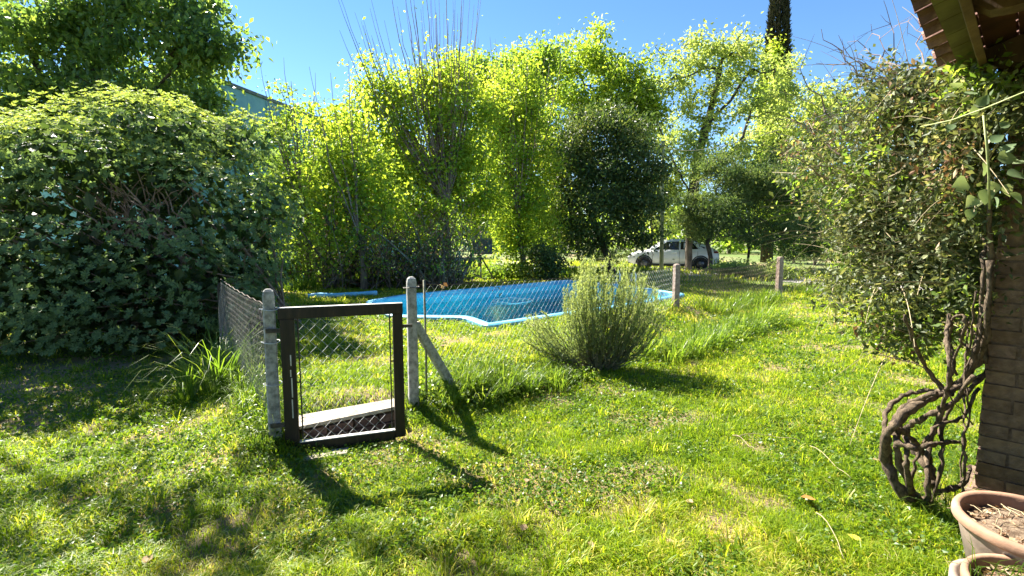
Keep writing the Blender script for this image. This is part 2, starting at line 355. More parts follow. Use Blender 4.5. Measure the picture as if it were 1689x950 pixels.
def on_road(x, y): return np.min([(x - a_) ** 2 + (y - b_) ** 2 for a_, b_ in zip(ROADX, ROADY)], axis=0) < 2.7 ** 2

# ------------------------------------------------------------------ pool
def build_pool():
    t = thing('swimming_pool', 'blue fibreglass swimming pool with pale rim set in the raised lawn', 'swimming pool', (*POOL.mean(0), 0.1))
    n = len(POOL); out_ = POOL; inn = POOL_IN; a_ = np.arange(n); b_ = (a_ + 1) % n
    mb = MB(); mid_o = shrink(POOL, .03); mid_i = shrink(POOL, .125)
    rings = [(out_, RIM - .16), (out_, RIM - .02), (mid_o, RIM), (mid_i, RIM), (inn, RIM - .02), (inn, RIM - .12)]
    V = np.vstack([np.c_[P, np.full(n, z)] for P, z in rings]); Q = []
    for k in range(len(rings) - 1): Q.append(np.stack([k * n + a_, k * n + b_, (k + 1) * n + b_, (k + 1) * n + a_], 1))
    mb.add(V, None, np.vstack(Q)).obj('pool_rim', M['poolrim'], t, False)
    ins1 = shrink(POOL_IN, .10); ins2 = shrink(POOL_IN, .35); c = inn.mean(0)
    rings = [(inn, RIM - .12), (shrink(POOL_IN, .03), .02), (ins1, -.45), (ins2, -.7)]
    V = np.vstack([np.c_[P, np.full(n, z)] for P, z in rings] + [np.array([[*c, -.75]])]); Q = []
    for k in range(len(rings) - 1): Q.append(np.stack([k * n + a_, k * n + b_, (k + 1) * n + b_, (k + 1) * n + a_], 1))
    T = np.stack([3 * n + a_, 3 * n + b_, np.full(n, 4 * n)], 1)
    MB().add(V, T, np.vstack(Q)).obj('pool_basin', M['poolblue'], t, False)
    P = shrink(POOL_IN, .035); c = P.mean(0)
    MB().add(np.vstack([np.c_[P, np.full(n, .03)], [[*c, .03]]]), np.stack([a_, b_, np.full(n, n)], 1)).obj('water', M['water'], t)
    # shallow entry steps at the right end
    e1 = at(1110, 482, RIM)[:2]
    for k in range(2):
        q = -.35 * k
        MB().prism(np.array([e1 + (-.25 + q, -.1), e1 + (-.6 + q, -.3), e1 + (-1.25 + q, .45), e1 + (-.9 + q, .7)]), -.8, -.05 - .22 * k).obj('pool_step', M['poolrim'], t)
    return t
build_pool()
# floating hose ring
c = at(845, 496, .04); A = np.linspace(0, 2 * PI, 40)
MB().tube(np.c_[c[0] + .48 * np.cos(A) + .05 * np.sin(3 * A), c[1] + .52 * np.sin(A), .045 + .01 * np.sin(5 * A)], .018, 6, False).obj('hose', M['whitepipe'], None, True, 'thin pale hose floating in a loop on the pool water', None, 'hose')
# ladder behind the rosemary
c = at(1033, 470, RIM)[:2]; t = thing('pool_ladder', 'white handrail ladder on the far pool edge behind the rosemary', 'pool ladder', (*c, RIM))
for k in (-1, 1):
    MB().tube([(c[0] + k * .22, c[1] + .3, RIM - .02), (c[0] + k * .22, c[1] + .25, RIM + .28), (c[0] + k * .22, c[1] + .08, RIM + .42), (c[0] + k * .22, c[1] - .18, RIM + .3), (c[0] + k * .22, c[1] - .3, -.5)], .022, 8).obj('handrail', M['whitepipe'], t, True)
for k in range(3): MB().box((c[0], c[1] - .27, .2 - .26 * k), (.44, .08, .025)).obj('rung', M['whitepipe'], t)
# rolled pale blue strip left of the pool
a_ = atg(508, 493); b_ = atg(622, 488); tt = np.linspace(0, 1, 12)
MB().tube(np.array([a_ * (1 - k) + b_ * k + [0, 0, .06 + .01 * math.sin(k * 9)] for k in tt]), .062 + .008 * np.sin(tt * 14), 10).obj('pool_cover_roll', M['poolrim'], None, True, 'rolled pale blue pool cover lying in the grass left of the pool', None, 'pool cover')

# ------------------------------------------------------------------ fences, posts, gate
UZ = lambda p: float(ground_z(p[0], p[1]))
def post(parent, p, h, mat, wdt=.105, rot=.7, top=.045, base=None):
    z = UZ(p) - .15 if base is None else base; R = np.array([[math.cos(rot), -math.sin(rot), 0], [math.sin(rot), math.cos(rot), 0], [0, 0, 1]])
    hw = wdt / 2; rings = []; zz = np.linspace(z, h - top, 14)
    for k, q in enumerate(zz):
        f = 1 - .1 * k / 13; jx, jy = (RNG.random(2) - .5) * .005
        ch = .22
        ring = np.array([(-1 + ch, -1), (1 - ch, -1), (1, -1 + ch), (1, 1 - ch), (1 - ch, 1), (-1 + ch, 1), (-1, 1 - ch), (-1, -1 + ch)]) * hw * f * (1 + (RNG.random((8, 1)) - .5) * .025) + [jx * .5, jy * .5]
        rings.append(np.c_[ring, np.full(8, q)])
    rings.append(np.c_[rings[-1][:, :2] * .86, np.full(8, h - top * .35)]); rings.append(np.c_[rings[-1][:, :2] * .55, np.full(8, h)])
    V = np.vstack(rings) @ R.T + [p[0], p[1], 0]; nr = len(rings); i = np.arange(nr - 1)[:, None]; j = np.arange(8)[None]; j2 = (j + 1) % 8
    Q = np.stack([i * 8 + j, i * 8 + j2, (i + 1) * 8 + j2, (i + 1) * 8 + j], -1).reshape(-1, 4)
    V = np.vstack([V, [p[0], p[1], h + .004]]); T = np.array([[8 * (nr - 1) + k, 8 * (nr - 1) + (k + 1) % 8, 8 * nr] for k in range(8)])
    return MB().add(V, T, Q).obj('post', mat, parent)
def chain(mb, a2, b2, zt_a, zt_b, zb_fn, cell=.062, dz=None, r=.0013, sag=0.0, bulge=.0, sides=3):
    """chain-link: zigzag strands hanging from the top wire"""
    a2 = np.asarray(a2, float); b2 = np.asarray(b2, float); Ld = np.linalg.norm(b2 - a2); e = (b2 - a2) / Ld; nrm = np.array([-e[1], e[0]])
    n = int(Ld / cell)
    for k in range(n):
        for s0 in (0,):
            u0 = k * cell; zt = zt_a + (zt_b - zt_a) * u0 / Ld - sag * math.sin(PI * u0 / Ld)
            q = a2 + e * u0; zb = zb_fn(q[0], q[1]); m_ = max(2, int((zt - zb) / (dz or cell * .8)))
            z = np.linspace(zt, zb, m_ + 1); off = np.where((np.arange(m_ + 1) + k) % 2 == 0, 0, cell)
            u = u0 + off; bl = bulge * np.sin(np.linspace(0, PI, m_ + 1)) * (1 + .5 * math.sin(u0 * 3)) + (np.arange(m_ + 1) % 2 * 2 - 1) * r * .5
            P = np.c_[a2[0] + e[0] * u + nrm[0] * bl, a2[1] + e[1] * u + nrm[1] * bl, z]
            if k % 2 == -1: P = P[::-1]
            mb.tube(P, r, sides, False)
    return mb
# fence from the gate over to the road
f = thing('chain_link_fence', 'sagging chain link fence from the gate past the pool to the road side', 'fence', (*P2, 0))
post(f, P2, 1.275, M['concrete'], .088, .35)['label'] = 'white concrete post at the right of the gate'
post(f, P3, 1.10, M['redpost'], .125, .3, .03); post(f, P4, 1.13, M['redpost'], .15, .3, .02)
g0 = lambda x, y: float(ground_z(x, y)) + .02
S1 = P2 + (P3 - P2) / np.linalg.norm(P3 - P2) * .13
chain(MB(), S1, P3, 1.19, 1.03, g0, .05, .048, .0011, .05).obj('wire_mesh', M['wire'], f, kind='stuff')
chain(MB(), P3, P4, 1.0, 1.04, g0, .06, .05, .0042, .10, .05).obj('wire_mesh', M['rustwire'], f, kind='stuff')
chain(MB(), P4, (11.6, 16.6), 1.04, 1.05, g0, .09, .08, .003, .08, .04).obj('wire_mesh', M['rustwire'], f, kind='stuff')
def wire(pa, pb, za, zb, sag, r, mat, par, wob=.006):
    t_ = np.linspace(0, 1, 40); P = np.c_[pa[0] + (pb[0] - pa[0]) * t_, pa[1] + (pb[1] - pa[1]) * t_, za + (zb - za) * t_ - sag * np.sin(PI * t_) + wob * np.sin(t_ * 61)]
    return MB().tube(P, r, 5).obj('tension_wire', mat, par)
wire(P2, P3, 1.2, 1.04, .05, .004, M['rustwire'], f); wire(P3, P4, 1.01, 1.05, .10, .007, M['rustwire'], f, .015); wire(P4, (11.6, 16.6), 1.05, 1.05, .08, .006, M['rustwire'], f)
MB().tube([(P2[0], P2[1], 1.19)] + [(P2[0] + .068 * math.cos(q), P2[1] + .068 * math.sin(q), 1.185 + .004 * math.sin(3 * q)) for q in np.linspace(0, 7, 16)], .004, 4).obj('tie_wire', M['iron'], f)
s1 = S1 + np.array([0.02, -.01]); MB().tube([(s1[0], s1[1], UZ(s1) - .1), (s1[0] + .004, s1[1], .6), (s1[0] - .003, s1[1], 1.24)], .010, 8).obj('stake', M['stake'], f, True, 'thin olive steel rod beside the concrete post')
MB().tube([(P2[0], P2[1], .66), (s1[0], s1[1], .70)], .003, 4).obj('tie_wire', M['wire'], f)
# brace: from the post mid height down along the fence
dB = (P3 - P2) / np.linalg.norm(P3 - P2); pA = np.array([*(P2 + dB * .03), .86]); pB = at(762, 664, .02)
vv = (pB - pA) / np.linalg.norm(pB - pA); R_ = np.array(Vector(vv).to_track_quat('Z', 'Y').to_matrix())
MB().box((pA + pB) / 2, (.075, .075, np.linalg.norm(pB - pA)), R_).obj('brace', M['concrete'], f, bevel=.008)
# left fence, seen nearly end on
LE = np.array([-2.95, 4.95]); f2 = thing('chain_link_fence', 'short dull chain link fence running into the big left shrub', 'fence', (*P1, 0))
post(f2, P1, 1.245, M['concrete'], .088, .45)['label'] = 'speckled white concrete post at the left of the gate'
post(f2, (-3.35, 5.55), 1.10, M['darkbark'], .07)
chain(MB(), P1 + (LE - P1) * .04, (-3.35, 5.55), 1.12, 1.12, g0, .028, .024, .0010, .02, .03).obj('wire_mesh', M['dullwire'], f2, kind='stuff')
wire(P1, (-3.35, 5.55), 1.12, 1.15, .02, .004, M['rustwire'], f2)
for z in (1.1, .86, .55):
    MB().tube([(P1[0] + .062 * math.cos(q), P1[1] + .062 * math.sin(q), z + .006 * math.sin(2 * q)) for q in np.linspace(0, 6.5, 14)], .0035, 4).obj('tie_wire', M['wire'], f2)
# gate
GA = at(472, 748, .03)[:2]; GB = at(668, 716, .06)[:2]; ge = (GB - GA); GW = np.linalg.norm(ge); ge /= GW; gn = np.array([-ge[1], ge[0]])
gate = thing('garden_gate', 'small dark brown wooden gate with wire infill between the two white posts', 'gate', (*GA, .05))
GZ0, GZ1 = .03, 1.11
Rg = np.array([[ge[0], gn[0], 0], [ge[1], gn[1], 0], [0, 0, 1]])
gp = lambda u, v, z: np.array([GA[0] + ge[0] * u + gn[0] * v, GA[1] + ge[1] * u + gn[1] * v, z])
def gbox(name, u0, u1, z0, z1, th, mat, v=0, lab=None, bev=.004): return MB().box(gp((u0 + u1) / 2, v, (z0 + z1) / 2), (u1 - u0, th, z1 - z0), Rg).obj(name, mat, gate, bevel=bev, label=lab)
sw = .085
gbox('stile', 0, sw + .01, GZ0, GZ1 - .078, .045, M['gatewood'], lab='left stile with a strip of peeling paint'); gbox('stile', GW - sw + .01, GW, GZ0 + .02, GZ1 - .078, .045, M['gatewood'])
gbox('rail', -.01, GW + .003, GZ1 - .078, GZ1, .05, M['gatewood']); gbox('rail', sw + .01, GW - sw + .01, GZ0 + .0, GZ0 + .075, .045, M['gatewood'])
gbox('edge_strip', sw + .012, GW - sw + .008, GZ0 + .0755, GZ0 + .082, .040, M['gatetrim'], bev=0); gbox('edge_strip', -.008, GW, GZ1 + .001, GZ1 + .005, .044, M['gatetrim'], bev=0)
for zz0, zz1, uu in ((.30, .44, .056), (.455, .60, .059), (.61, .66, .054), (.69, .77, .058)): gbox('peeling_strip', uu, uu + .008, zz0, zz1, .0462, M['gatetrim'], bev=0)
MB().tube([gp(sw + .035, 0, GZ0 + .09), gp(sw + .032, .0, GZ1 - .08)], .0055, 6).obj('rod', M['iron'], gate); MB().tube([gp(GW - sw - .012, 0, GZ0 + .09), gp(GW - sw - .012, 0, GZ1 - .08)], .0055, 6).obj('rod', M['iron'], gate)
for z in (.56,): MB().tube([gp(sw + .0, 0, z), gp(sw + .035, 0, z)], .006, 5).obj('staple', M['iron'], gate); MB().tube([gp(GW - sw - .012, 0, z + .1), gp(GW - sw + .01, 0, z + .1)], .006, 5).obj('staple', M['iron'], gate)
mb = MB(); chain(mb, gp(sw + .03, 0, 0)[:2], gp(GW - sw - .05, 0, 0)[:2], GZ1 - .09, GZ1 - .09, lambda x, y: GZ0 + .085, .040, .040, .0014); mb.obj('wire_mesh', M['wire'], gate, kind='stuff')
for z in (.25, .95): MB().box(gp(-.045, 0, z), (.10, .012, .03), Rg).obj('hinge', M['iron'], gate)
MB().box(gp(GW + .03, -.0, .93), (.09, .014, .025), Rg).obj('latch', M['iron'], gate)
# step behind the gate and the slab in front of it
stp = thing('garden_step', 'low brick step with a sunlit pale slab behind the gate', 'step', (*gp(.4, .12, .0),))
c0 = gp(.03, .045, 0)[:2]; c1 = gp(GW + .0, .27, 0)[:2]; dd = gn * .27
MB().prism([c0, c1, c1 + dd * .8, c0 + dd], .175, [.20, .205, .205, .20]).obj('slab', M['step'], stp, bevel=.008)
nb = 4
for row in range(2):
    for k in range(nb):
        u0 = .05 + (GW - .08) * (k + (.5 if row else 0) * .4) / nb; MB().box(gp(u0 + .09, .11 + .22 * (u0 + .09) / GW, .045 + row * .075 + .0), (.185, .11, .066), Rg @ np.array([[.968, -.25, 0], [.25, .968, 0], [0, 0, 1]])).obj('brick', M['brickstep'], stp, bevel=.005)
MB().prism([gp(.1, -.17, 0)[:2], gp(.42, -.15, 0)[:2], gp(.44, -.04, 0)[:2], gp(.12, -.05, 0)[:2]], -.05, .018 + UZ(gp(.25, -.1, 0))).obj('paving_slab', M['step'], None, False, 'half buried pale slab under the gate', None, 'slab', bevel=.006)

# ------------------------------------------------------------------ leaves
def rand_unit(n): v = RNG.normal(size=(n, 3)); return v / np.linalg.norm(v, axis=1)[:, None]
def leaves(mb, P, size, up=.6, wid=.55, droop=.2, dirv=None, rnd=None, fold=.18, var=.35):
    """folded diamond leaves, two triangles each; P is the leaf base"""
    n = len(P)
    if n == 0: return
    nrm = rand_unit(n) + np.array([0, 0, up]); nrm /= np.linalg.norm(nrm, axis=1)[:, None]
    d = rand_unit(n) if dirv is None else dirv + .35 * rand_unit(n)
    d = d - nrm * (d * nrm).sum(1)[:, None]; d /= np.linalg.norm(d, axis=1)[:, None] + 1e-9; d[:, 2] -= droop
    s = np.cross(nrm, d); s /= np.linalg.norm(s, axis=1)[:, None] + 1e-9
    L_ = (size * (1 + var * (RNG.random(n) * 2 - 1)))[:, None]; W = L_ * wid * .5
    mid = P + d * L_ * .42
    V = np.stack([P, mid + s * W + nrm * L_ * fold * .5, P + d * L_, mid - s * W + nrm * L_ * fold * .5], 1).reshape(-1, 3)
    b0 = np.arange(n)[:, None] * 4; T = np.hstack([b0 + [0, 2, 1], b0 + [0, 3, 2]]).reshape(-1, 3)
    r = RNG.random(n) if rnd is None else rnd
    mb.add(V, T, None, np.repeat(r, 2))
def needles(mb, P, D, L_, W, rnd):
    n = len(P); s = np.cross(D, rand_unit(n)); s /= np.linalg.norm(s, axis=1)[:, None] + 1e-9
    V = np.stack([P - s * W[:, None], P + s * W[:, None], P + D * L_[:, None]], 1).reshape(-1, 3)
    mb.add(V, np.arange(3 * n).reshape(-1, 3), None, rnd)

# ------------------------------------------------------------------ trees: trunk, limbs grown to points in the crown, leaves on the twigs
def skeleton(paths, targets, step=.35, jit=.06, rise=.35):
    nodes = []; par = []
    for path in paths:
        path = np.asarray(path, float)
        if len(nodes): 
            dd_ = np.linalg.norm(np.array(nodes) - path[0], axis=1); last = int(dd_.argmin())
        else: nodes.append(path[0]); par.append(-1); last = 0
        for k in range(len(path) - 1):
            n_ = max(1, int(np.linalg.norm(path[k + 1] - path[k]) / step))
            for q in range(1, n_ + 1):
                nodes.append(path[k] + (path[k + 1] - path[k]) * q / n_ + RNG.normal(size=3) * jit * .3); par.append(last); last = len(nodes) - 1
    root = nodes[len(nodes) // 3 if len(paths) == 1 else 0]
    top = np.array(paths[0][-1]); n0 = max(1, int(len(nodes) * .3)) if len(paths) == 1 else 1
    order = np.argsort(np.linalg.norm(targets - top, axis=1)); terms = []
    for ti in order:
        T_ = targets[ti]; A_ = np.array(nodes); A_[:n0, 2] -= 50
        dv = T_ - A_; ds = np.linalg.norm(dv, axis=1); cost = ds + rise * np.maximum(0, -dv[:, 2]) + rise * .5 * (ds - dv[:, 2])
        j = int(cost.argmin()); s_ = np.array(nodes[j]); n_ = max(1, int(np.linalg.norm(T_ - s_) / step)); last = j
        bend = np.array([0, 0, np.linalg.norm(T_ - s_) * .12]) + RNG.normal(size=3) * .04
        for q in range(1, n_ + 1):
            t = q / n_; nodes.append(s_ + (T_ - s_) * t - bend * math.sin(PI * t) + (RNG.normal(size=3) * jit if q < n_ else 0)); par.append(last); last = len(nodes) - 1
        terms.append(last)
    return np.array(nodes), np.array(par), np.array(terms)
def radii(nodes, par, tip, power=2.3):
    n = len(par); acc = np.zeros(n); kids = [[] for _ in range(n)]
    for i in range(n - 1, -1, -1):
        if acc[i] == 0: acc[i] = tip ** power
        if par[i] >= 0: acc[par[i]] += acc[i]; kids[par[i]].append(i)
    return acc ** (1 / power), kids
def branch_mesh(mb_trunk, mb_br, nodes, par, R, kids, thick):
    starts = [0]
    while starts:
        i = starts.pop(); ch = [i] if par[i] < 0 else [par[i], i]
        cur = i
        while kids[cur]:
            ks = sorted(kids[cur], key=lambda q: -R[q]); starts.extend(ks[1:]); cur = ks[0]; ch.append(cur)
        if len(ch) < 2: continue
        rr = R[ch].copy()
        if par[i] >= 0: rr[0] = rr[1] * 1.05
        big = rr[1] > thick
        (mb_trunk if big else mb_br).tube(nodes[ch], rr, 9 if big else (5 if rr[1] > .03 else 3), False, r=.5)
def blob_points(blobs, n):
    """points within ellipsoids, denser towards their skins; blob = (centre, radii, weight)"""
    wts = np.array([b[2] for b in blobs], float); wts /= wts.sum(); out_ = []
    for (c_, r_, _), q in zip(blobs, wts):
        k = max(1, int(round(n * q))); u = rand_unit(k); ph = np.array(c_); lump = .78 + .34 * np.sin(u[:, 0] * 3.7 + ph[0] * 3) * np.sin(u[:, 2] * 4.1 + ph[2] * 5) + .16 * RNG.normal(size=k); u = u * ((RNG.random(k) ** .42) * (lump + .22))[:, None]; out_.append(np.array(c_) + u * np.array(r_))
    return np.vstack(out_)
def blob(px, py, d, rx, ry, rd=None, w_=None):
    s = d / F_PX; rx_, rz_ = rx * s, ry * s; rd_ = rd if rd else .8 * (rx_ + rz_) / 2
    return (atd(px, py, d), (rx_, rd_, rz_), w_ if w_ else rx * ry)
def tree(name, label, cat, paths, blobs, ntar, nleaf, size, spread, leaf, bark='bark', tip=.008, thick=.045, shoots=None, up=.5, wid=.6, droop=.2, group=None, shade=0, leafp=None, squash=.7, rise=.35, base_r=None):
    base = np.array(paths[0][0]); t = thing(name, label, cat, base, group)
    tg = blob_points(blobs, ntar); nodes, par, terms = skeleton(paths, tg, rise=rise)
    R, kids = radii(nodes, par, tip)
    if base_r: 
        k_ = base_r / R[0]; R = R * (1 + (k_ - 1) * sstep(0, 1, R / R[0]))
    R[0] *= 1.25
    mt, mbr = MB(), MB(); branch_mesh(mt, mbr, nodes, par, R, kids, thick)
    ml = MB()
    per = max(1, nleaf // max(1, len(terms)))
    tw = RNG.random(len(terms)); tone = RNG.random(len(terms)) * .5
    idx = np.repeat(np.arange(len(terms)), (per * (.4 + 1.2 * tw)).astype(int))
    C_ = nodes[terms[idx]]; prev = nodes[par[terms[idx]]]; tt_ = RNG.random(len(idx))[:, None]
    off = RNG.normal(size=(len(idx), 3)) * spread * (.55 + .75 * RNG.random(len(terms)))[idx][:, None] * np.array([1, 1, squash])
    P = C_ * (1 - tt_ * .6) + prev * tt_ * .6 + off
    leaves(ml, P, size, up, wid, droop, rnd=np.clip(tone[idx] + .5 * RNG.random(len(idx)), 0, 1))
    if shoots:
        for (pts, r0, r1, nl, lo, hi) in shoots:
            pts = np.asarray(pts); mbr.tube(pts, np.linspace(r0, r1, len(pts)), 4, False)
            if nl:
                s_ = lo + (hi - lo) * RNG.random(nl); f_ = s_ * (len(pts) - 1); i_ = np.minimum(f_.astype(int), len(pts) - 2); fr_ = (f_ - i_)[:, None]
                Q_ = pts[i_] * (1 - fr_) + pts[i_ + 1] * fr_ + RNG.normal(size=(nl, 3)) * spread * .35; leaves(ml, Q_, size, up, wid, droop)
    if mt.n: mt.obj('trunk', M[bark], t, True)
    if mbr.n: mbr.obj('branches', M[bark] if not shoots else M['twig'], t, True, kind='stuff')
    ml.obj('crown', M[leaf], t, kind='stuff')
    if leaf == 'yellow':
        sh_ = terms[RNG.random(len(terms)) < .30]; i2 = np.repeat(sh_, max(1, per // 2)); m2 = MB(); leaves(m2, nodes[i2] + RNG.normal(size=(len(i2), 3)) * spread * .7, size * .95, up, wid, droop); m2.obj('greener_leaves', M['mid'], t, kind='stuff')
    return t
def fan(px0, py0, d, tips, r0=.03, r1=.004, nl=0, lo=0, hi=.7, curve=.12, dj=1.2):
    b0 = atd(px0, py0, d); out_ = []
    for (tx, ty) in tips:
        e_ = atd(tx, ty, d + (RNG.random() - .5) * dj * 2); k = np.linspace(0, 1, 12)[:, None]
        side = (e_ - b0) * np.array([1, 1, 0]); P = b0 + (e_ - b0) * k + side * curve * np.sin(PI * k) + RNG.normal(size=(12, 3)) * .035 * np.sin(PI * k)
        out_.append((P, r0 * (.6 + .6 * RNG.random()), r1, nl, lo, hi))
    return out_
def pth(d, *pp): return [atd(x, y, d if len(q) == 0 else q[0]) for (x, y, *q) in pp]
def gpth(px, py, *pp):
    g = atg(px, py); return [g - [0, 0, .1]] + [atd(x, y, g[1] + (q[0] if q else 0)) for (x, y, *q) in pp], g[1]

# ------------------------------------------------------------------ planting, far to near
# turquoise building beyond the left trees
wc = atd(410, 154, 21.5); wtop = wc[2]; wd = atd(520, 196, 25.9) - wc; wd = wd[:2] / np.linalg.norm(wd[:2]); wn_ = np.array([-wd[1], wd[0]])
bld = thing('turquoise_building', 'tall windowless turquoise rendered building behind the left trees', 'building', (*wc[:2], 0))
q0 = wc[:2] - wd * 3.2; q1 = wc[:2] + wd * 22
MB().prism([q0, q1, q1 + wn_ * 9, q0 + wn_ * 9], -.3, wtop).obj('wall', M['teal'], bld)
MB().prism([q0 - wn_ * .08 - wd * .08, q1 - wn_ * .08 + wd * .08, q1 + wn_ * 9.08 + wd * .08, q0 + wn_ * 9.08 - wd * .08], wtop + .003, wtop + .14).obj('coping', M['coping'], bld)
for k in range(1, 6):
    a_ = q0 + wd * (k * 4.2) - wn_ * .04; MB().prism([a_, a_ + wd * .3, a_ + wd * .3 + wn_ * .036, a_ + wn_ * .036], -.3, wtop - .02).obj('pilaster', M['teal'], bld)

# far wood closing the horizon
def wood():
    ml = MB(); mt = MB()
    for k in range(46):
        az = math.radians(-62 + 2.75 * k + RNG.normal() * .8); d = 50 + 22 * RNG.random(); x, y = d * math.sin(az), d * math.cos(az)
        h = 5.5 + 3.5 * RNG.random(); c_ = np.array([x, y, h * .5]); n_ = 420
        u = rand_unit(n_) * (RNG.random(n_) ** .3)[:, None] * [3.4, 3.4, h * .55] + c_
        cl = RNG.integers(0, 40, n_); u += (rand_unit(40) * .9)[cl]
        leaves(ml, u, .75, .5, .7, .2, rnd=np.clip(RNG.random() * .6 + RNG.random(n_) * .5, 0, 1)); mt.tube([(x, y, -.2), (x, y, h * .6)], [.22, .12], 6)
    o = ml.obj('distant_wood', M['mid'], None, kind='stuff')
    mt.obj('trunks', M['bark'], o, kind='stuff')
wood()

Y = 'yellow'
# backmost tall crowns
p_, d_ = gpth(905, 428, (905, 300), (925, 200), (975, 150))
d_ = 30.0; 
def far_tree(name, label, gx, d, pts, blobs, *a, extra=(), **k):
    g = atd(gx, 420, d); g[2] = UZ(g) - .1
    paths = [[g] + [atd(x, y, d) for x, y in pts]] + [[atd(x, y, d) for x, y in e] for e in extra]
    return tree(name, label, 'tree', paths, blobs, *a, **k)
far_tree('broadleaf_tree', 'dark limbed yellow green tree between the two many stemmed trees and the sparse tree', 955, 31, [(950, 320), (965, 230), (985, 170)],
    [blob(975, 105, 31, 62, 55), blob(925, 140, 31, 35, 45), blob(1035, 150, 30, 60, 55), blob(1050, 190, 29, 50, 45), blob(985, 180, 30, 70, 40)], 170, 15000, .22, .48, 'yellow', 'darkbark', .02, .07, rise=.2)
far_tree('broadleaf_tree', 'mid green tall tree just left of the centre with its top against the sky', 880, 27, [(878, 300), (872, 200), (870, 130)],
    [blob(895, 95, 27, 35, 45), blob(862, 130, 27, 45, 55), blob(800, 130, 28, 38, 42), blob(760, 120, 28, 50, 35), blob(880, 210, 27, 50, 60)], 130, 15000, .19, .42, 'mid', 'darkbark', .018, .06)
far_tree('sparse_tree', 'tall open tree with dark forking limbs and thin pale foliage left of the cypress', 1142, 28, [(1142, 330), (1150, 265), (1166, 205), (1178, 160), (1192, 95)],
    [blob(1185, 85, 28, 70, 45, w_=3000), blob(1140, 120, 28, 60, 60, w_=3000), blob(1225, 110, 28, 45, 55, w_=2600), blob(1105, 165, 28, 55, 45, w_=2400), blob(1180, 190, 27, 70, 45, w_=2200), blob(1265, 170, 28, 45, 60, w_=2400), blob(1150, 245, 26.5, 60, 40, w_=2200), blob(1215, 260, 27, 70, 45, w_=1800), blob(1300, 120, 29, 35, 55, w_=1800)],
    210, 11500, .20, .36, 'pale', 'darkbark', .016, .06, extra=([(1142, 325), (1112, 268), (1090, 215), (1066, 165)], [(1145, 300), (1195, 270), (1225, 225), (1240, 180), (1300, 145)], [(1150, 262), (1200, 250), (1238, 262), (1262, 230)], [(1166, 205), (1205, 165), (1235, 120)]), rise=.1, base_r=.30)
# cypress wrapped in creeper
cy = atd(1264, 430, 34); cy[2] = -.1
t = thing('cypress_tree', 'tall narrow dark cypress with bright creeper climbing its lower trunk', 'tree', cy)
MB().tube([cy, cy + [0, 0, 19.5]], [.42, .05], 9).obj('trunk', M['darkbark'], t, True)
n_ = 15000; z = 2 + 18.2 * RNG.random(n_); ztop = 20.3; rr = (.86 * np.clip((ztop - z) / 9, 0.0, 1) ** .6) * (.8 + .25 * RNG.random(n_)); A = 2 * PI * RNG.random(n_)
ml = MB(); P = np.c_[cy[0] + rr * np.cos(A), cy[1] + rr * np.sin(A), z + .2 * np.sin(A * 3)]
leaves(ml, P, .28, .2, .35, -.3, dirv=np.c_[np.cos(A) * .5, np.sin(A) * .5, np.full(n_, 1.2)], rnd=np.clip(.5 + .5 * np.sin(A * 7 + z * 2.3) * RNG.random(n_), 0, 1)); ml.obj('crown', M['cypress'], t, kind='stuff')
ml = MB(); bl = [blob(1280, 95, 33.4, 20, 30, .9), blob(1274, 150, 33.4, 24, 40, 1.2), blob(1277, 215, 33.3, 24, 45, 1.2), blob(1270, 270, 33.3, 27, 50, 1.3), blob(1280, 330, 33, 30, 60, 1.4)]
C_ = blob_points(bl, 150); idx = np.repeat(np.arange(150), 62); leaves(ml, C_[idx] + RNG.normal(size=(len(idx), 3)) * .3, .21, .5, .65, .3, rnd=np.clip((RNG.random(150) * .5)[idx] + .5 * RNG.random(len(idx)), 0, 1)); ml.obj('creeper', M['yellow'], t, kind='stuff')
far_tree('broadleaf_tree', 'soft pale green tree behind the climbing shrub right of the cypress', 1345, 30, [(1345, 320), (1340, 230)], [blob(1335, 200, 30, 45, 70), blob(1375, 170, 30, 45, 55), blob(1330, 290, 30, 50, 60), blob(1420, 260, 30, 60, 90)], 120, 9000, .22, .5, 'pale', 'darkbark', .018, .06)

# conifer, evergreen and many stemmed trees
g, d_ = gpth(1135, 449, (1136, 410), (1138, 360), (1150, 300))
tree('conifer_tree', 'spreading dark blue green conifer over the parked white car', 'tree', [g, pth(d_, (1137, 380), (1180, 350), (1235, 330), (1290, 330))],
     [blob(1225, 310, d_ - .3, 85, 48), blob(1180, 345, d_ - .8, 62, 42), blob(1285, 345, d_ - .2, 62, 50), blob(1240, 385, d_ - .6, 95, 26), blob(1205, 280, d_, 50, 32), blob(1140, 345, d_ - .4, 35, 35), blob(1330, 385, d_, 50, 40), blob(1270, 280, d_ + 1, 45, 35)], 260, 38000, .16, .32, 'conifer', 'bark', .012, .05, up=.3, wid=.28, droop=-.1, squash=.55, base_r=.17)
g, d_ = gpth(1171, 452, (1172, 425), (1166, 400), (1180, 370))
tree('young_conifer', 'slim dark stemmed conifer in front of the rear of the car', 'tree', [g], [blob(1180, 365, d_, 36, 22), blob(1160, 380, d_, 26, 14)], 26, 2500, .13, .2, 'conifer', 'darkbark', .01, .03, wid=.3, base_r=.10)
g, d_ = gpth(1012, 455, (1003, 425), (988, 385), (970, 340), (975, 280))
tree('evergreen_tree', 'dense dark evergreen tree with leaning trunk beyond the far pool edge', 'tree', [g],
     [blob(985, 250, d_, 75, 62), blob(1040, 260, d_, 55, 52), blob(935, 280, d_, 38, 60), blob(1065, 320, d_ - .3, 40, 55), blob(1000, 330, d_ - .5, 80, 55), blob(940, 350, d_, 38, 45), blob(1000, 205, d_, 55, 28), blob(1045, 385, d_, 45, 28), blob(960, 395, d_, 40, 28)], 280, 37000, .12, .33, 'dark', 'darkbark', .012, .05, droop=.35, base_r=.14)
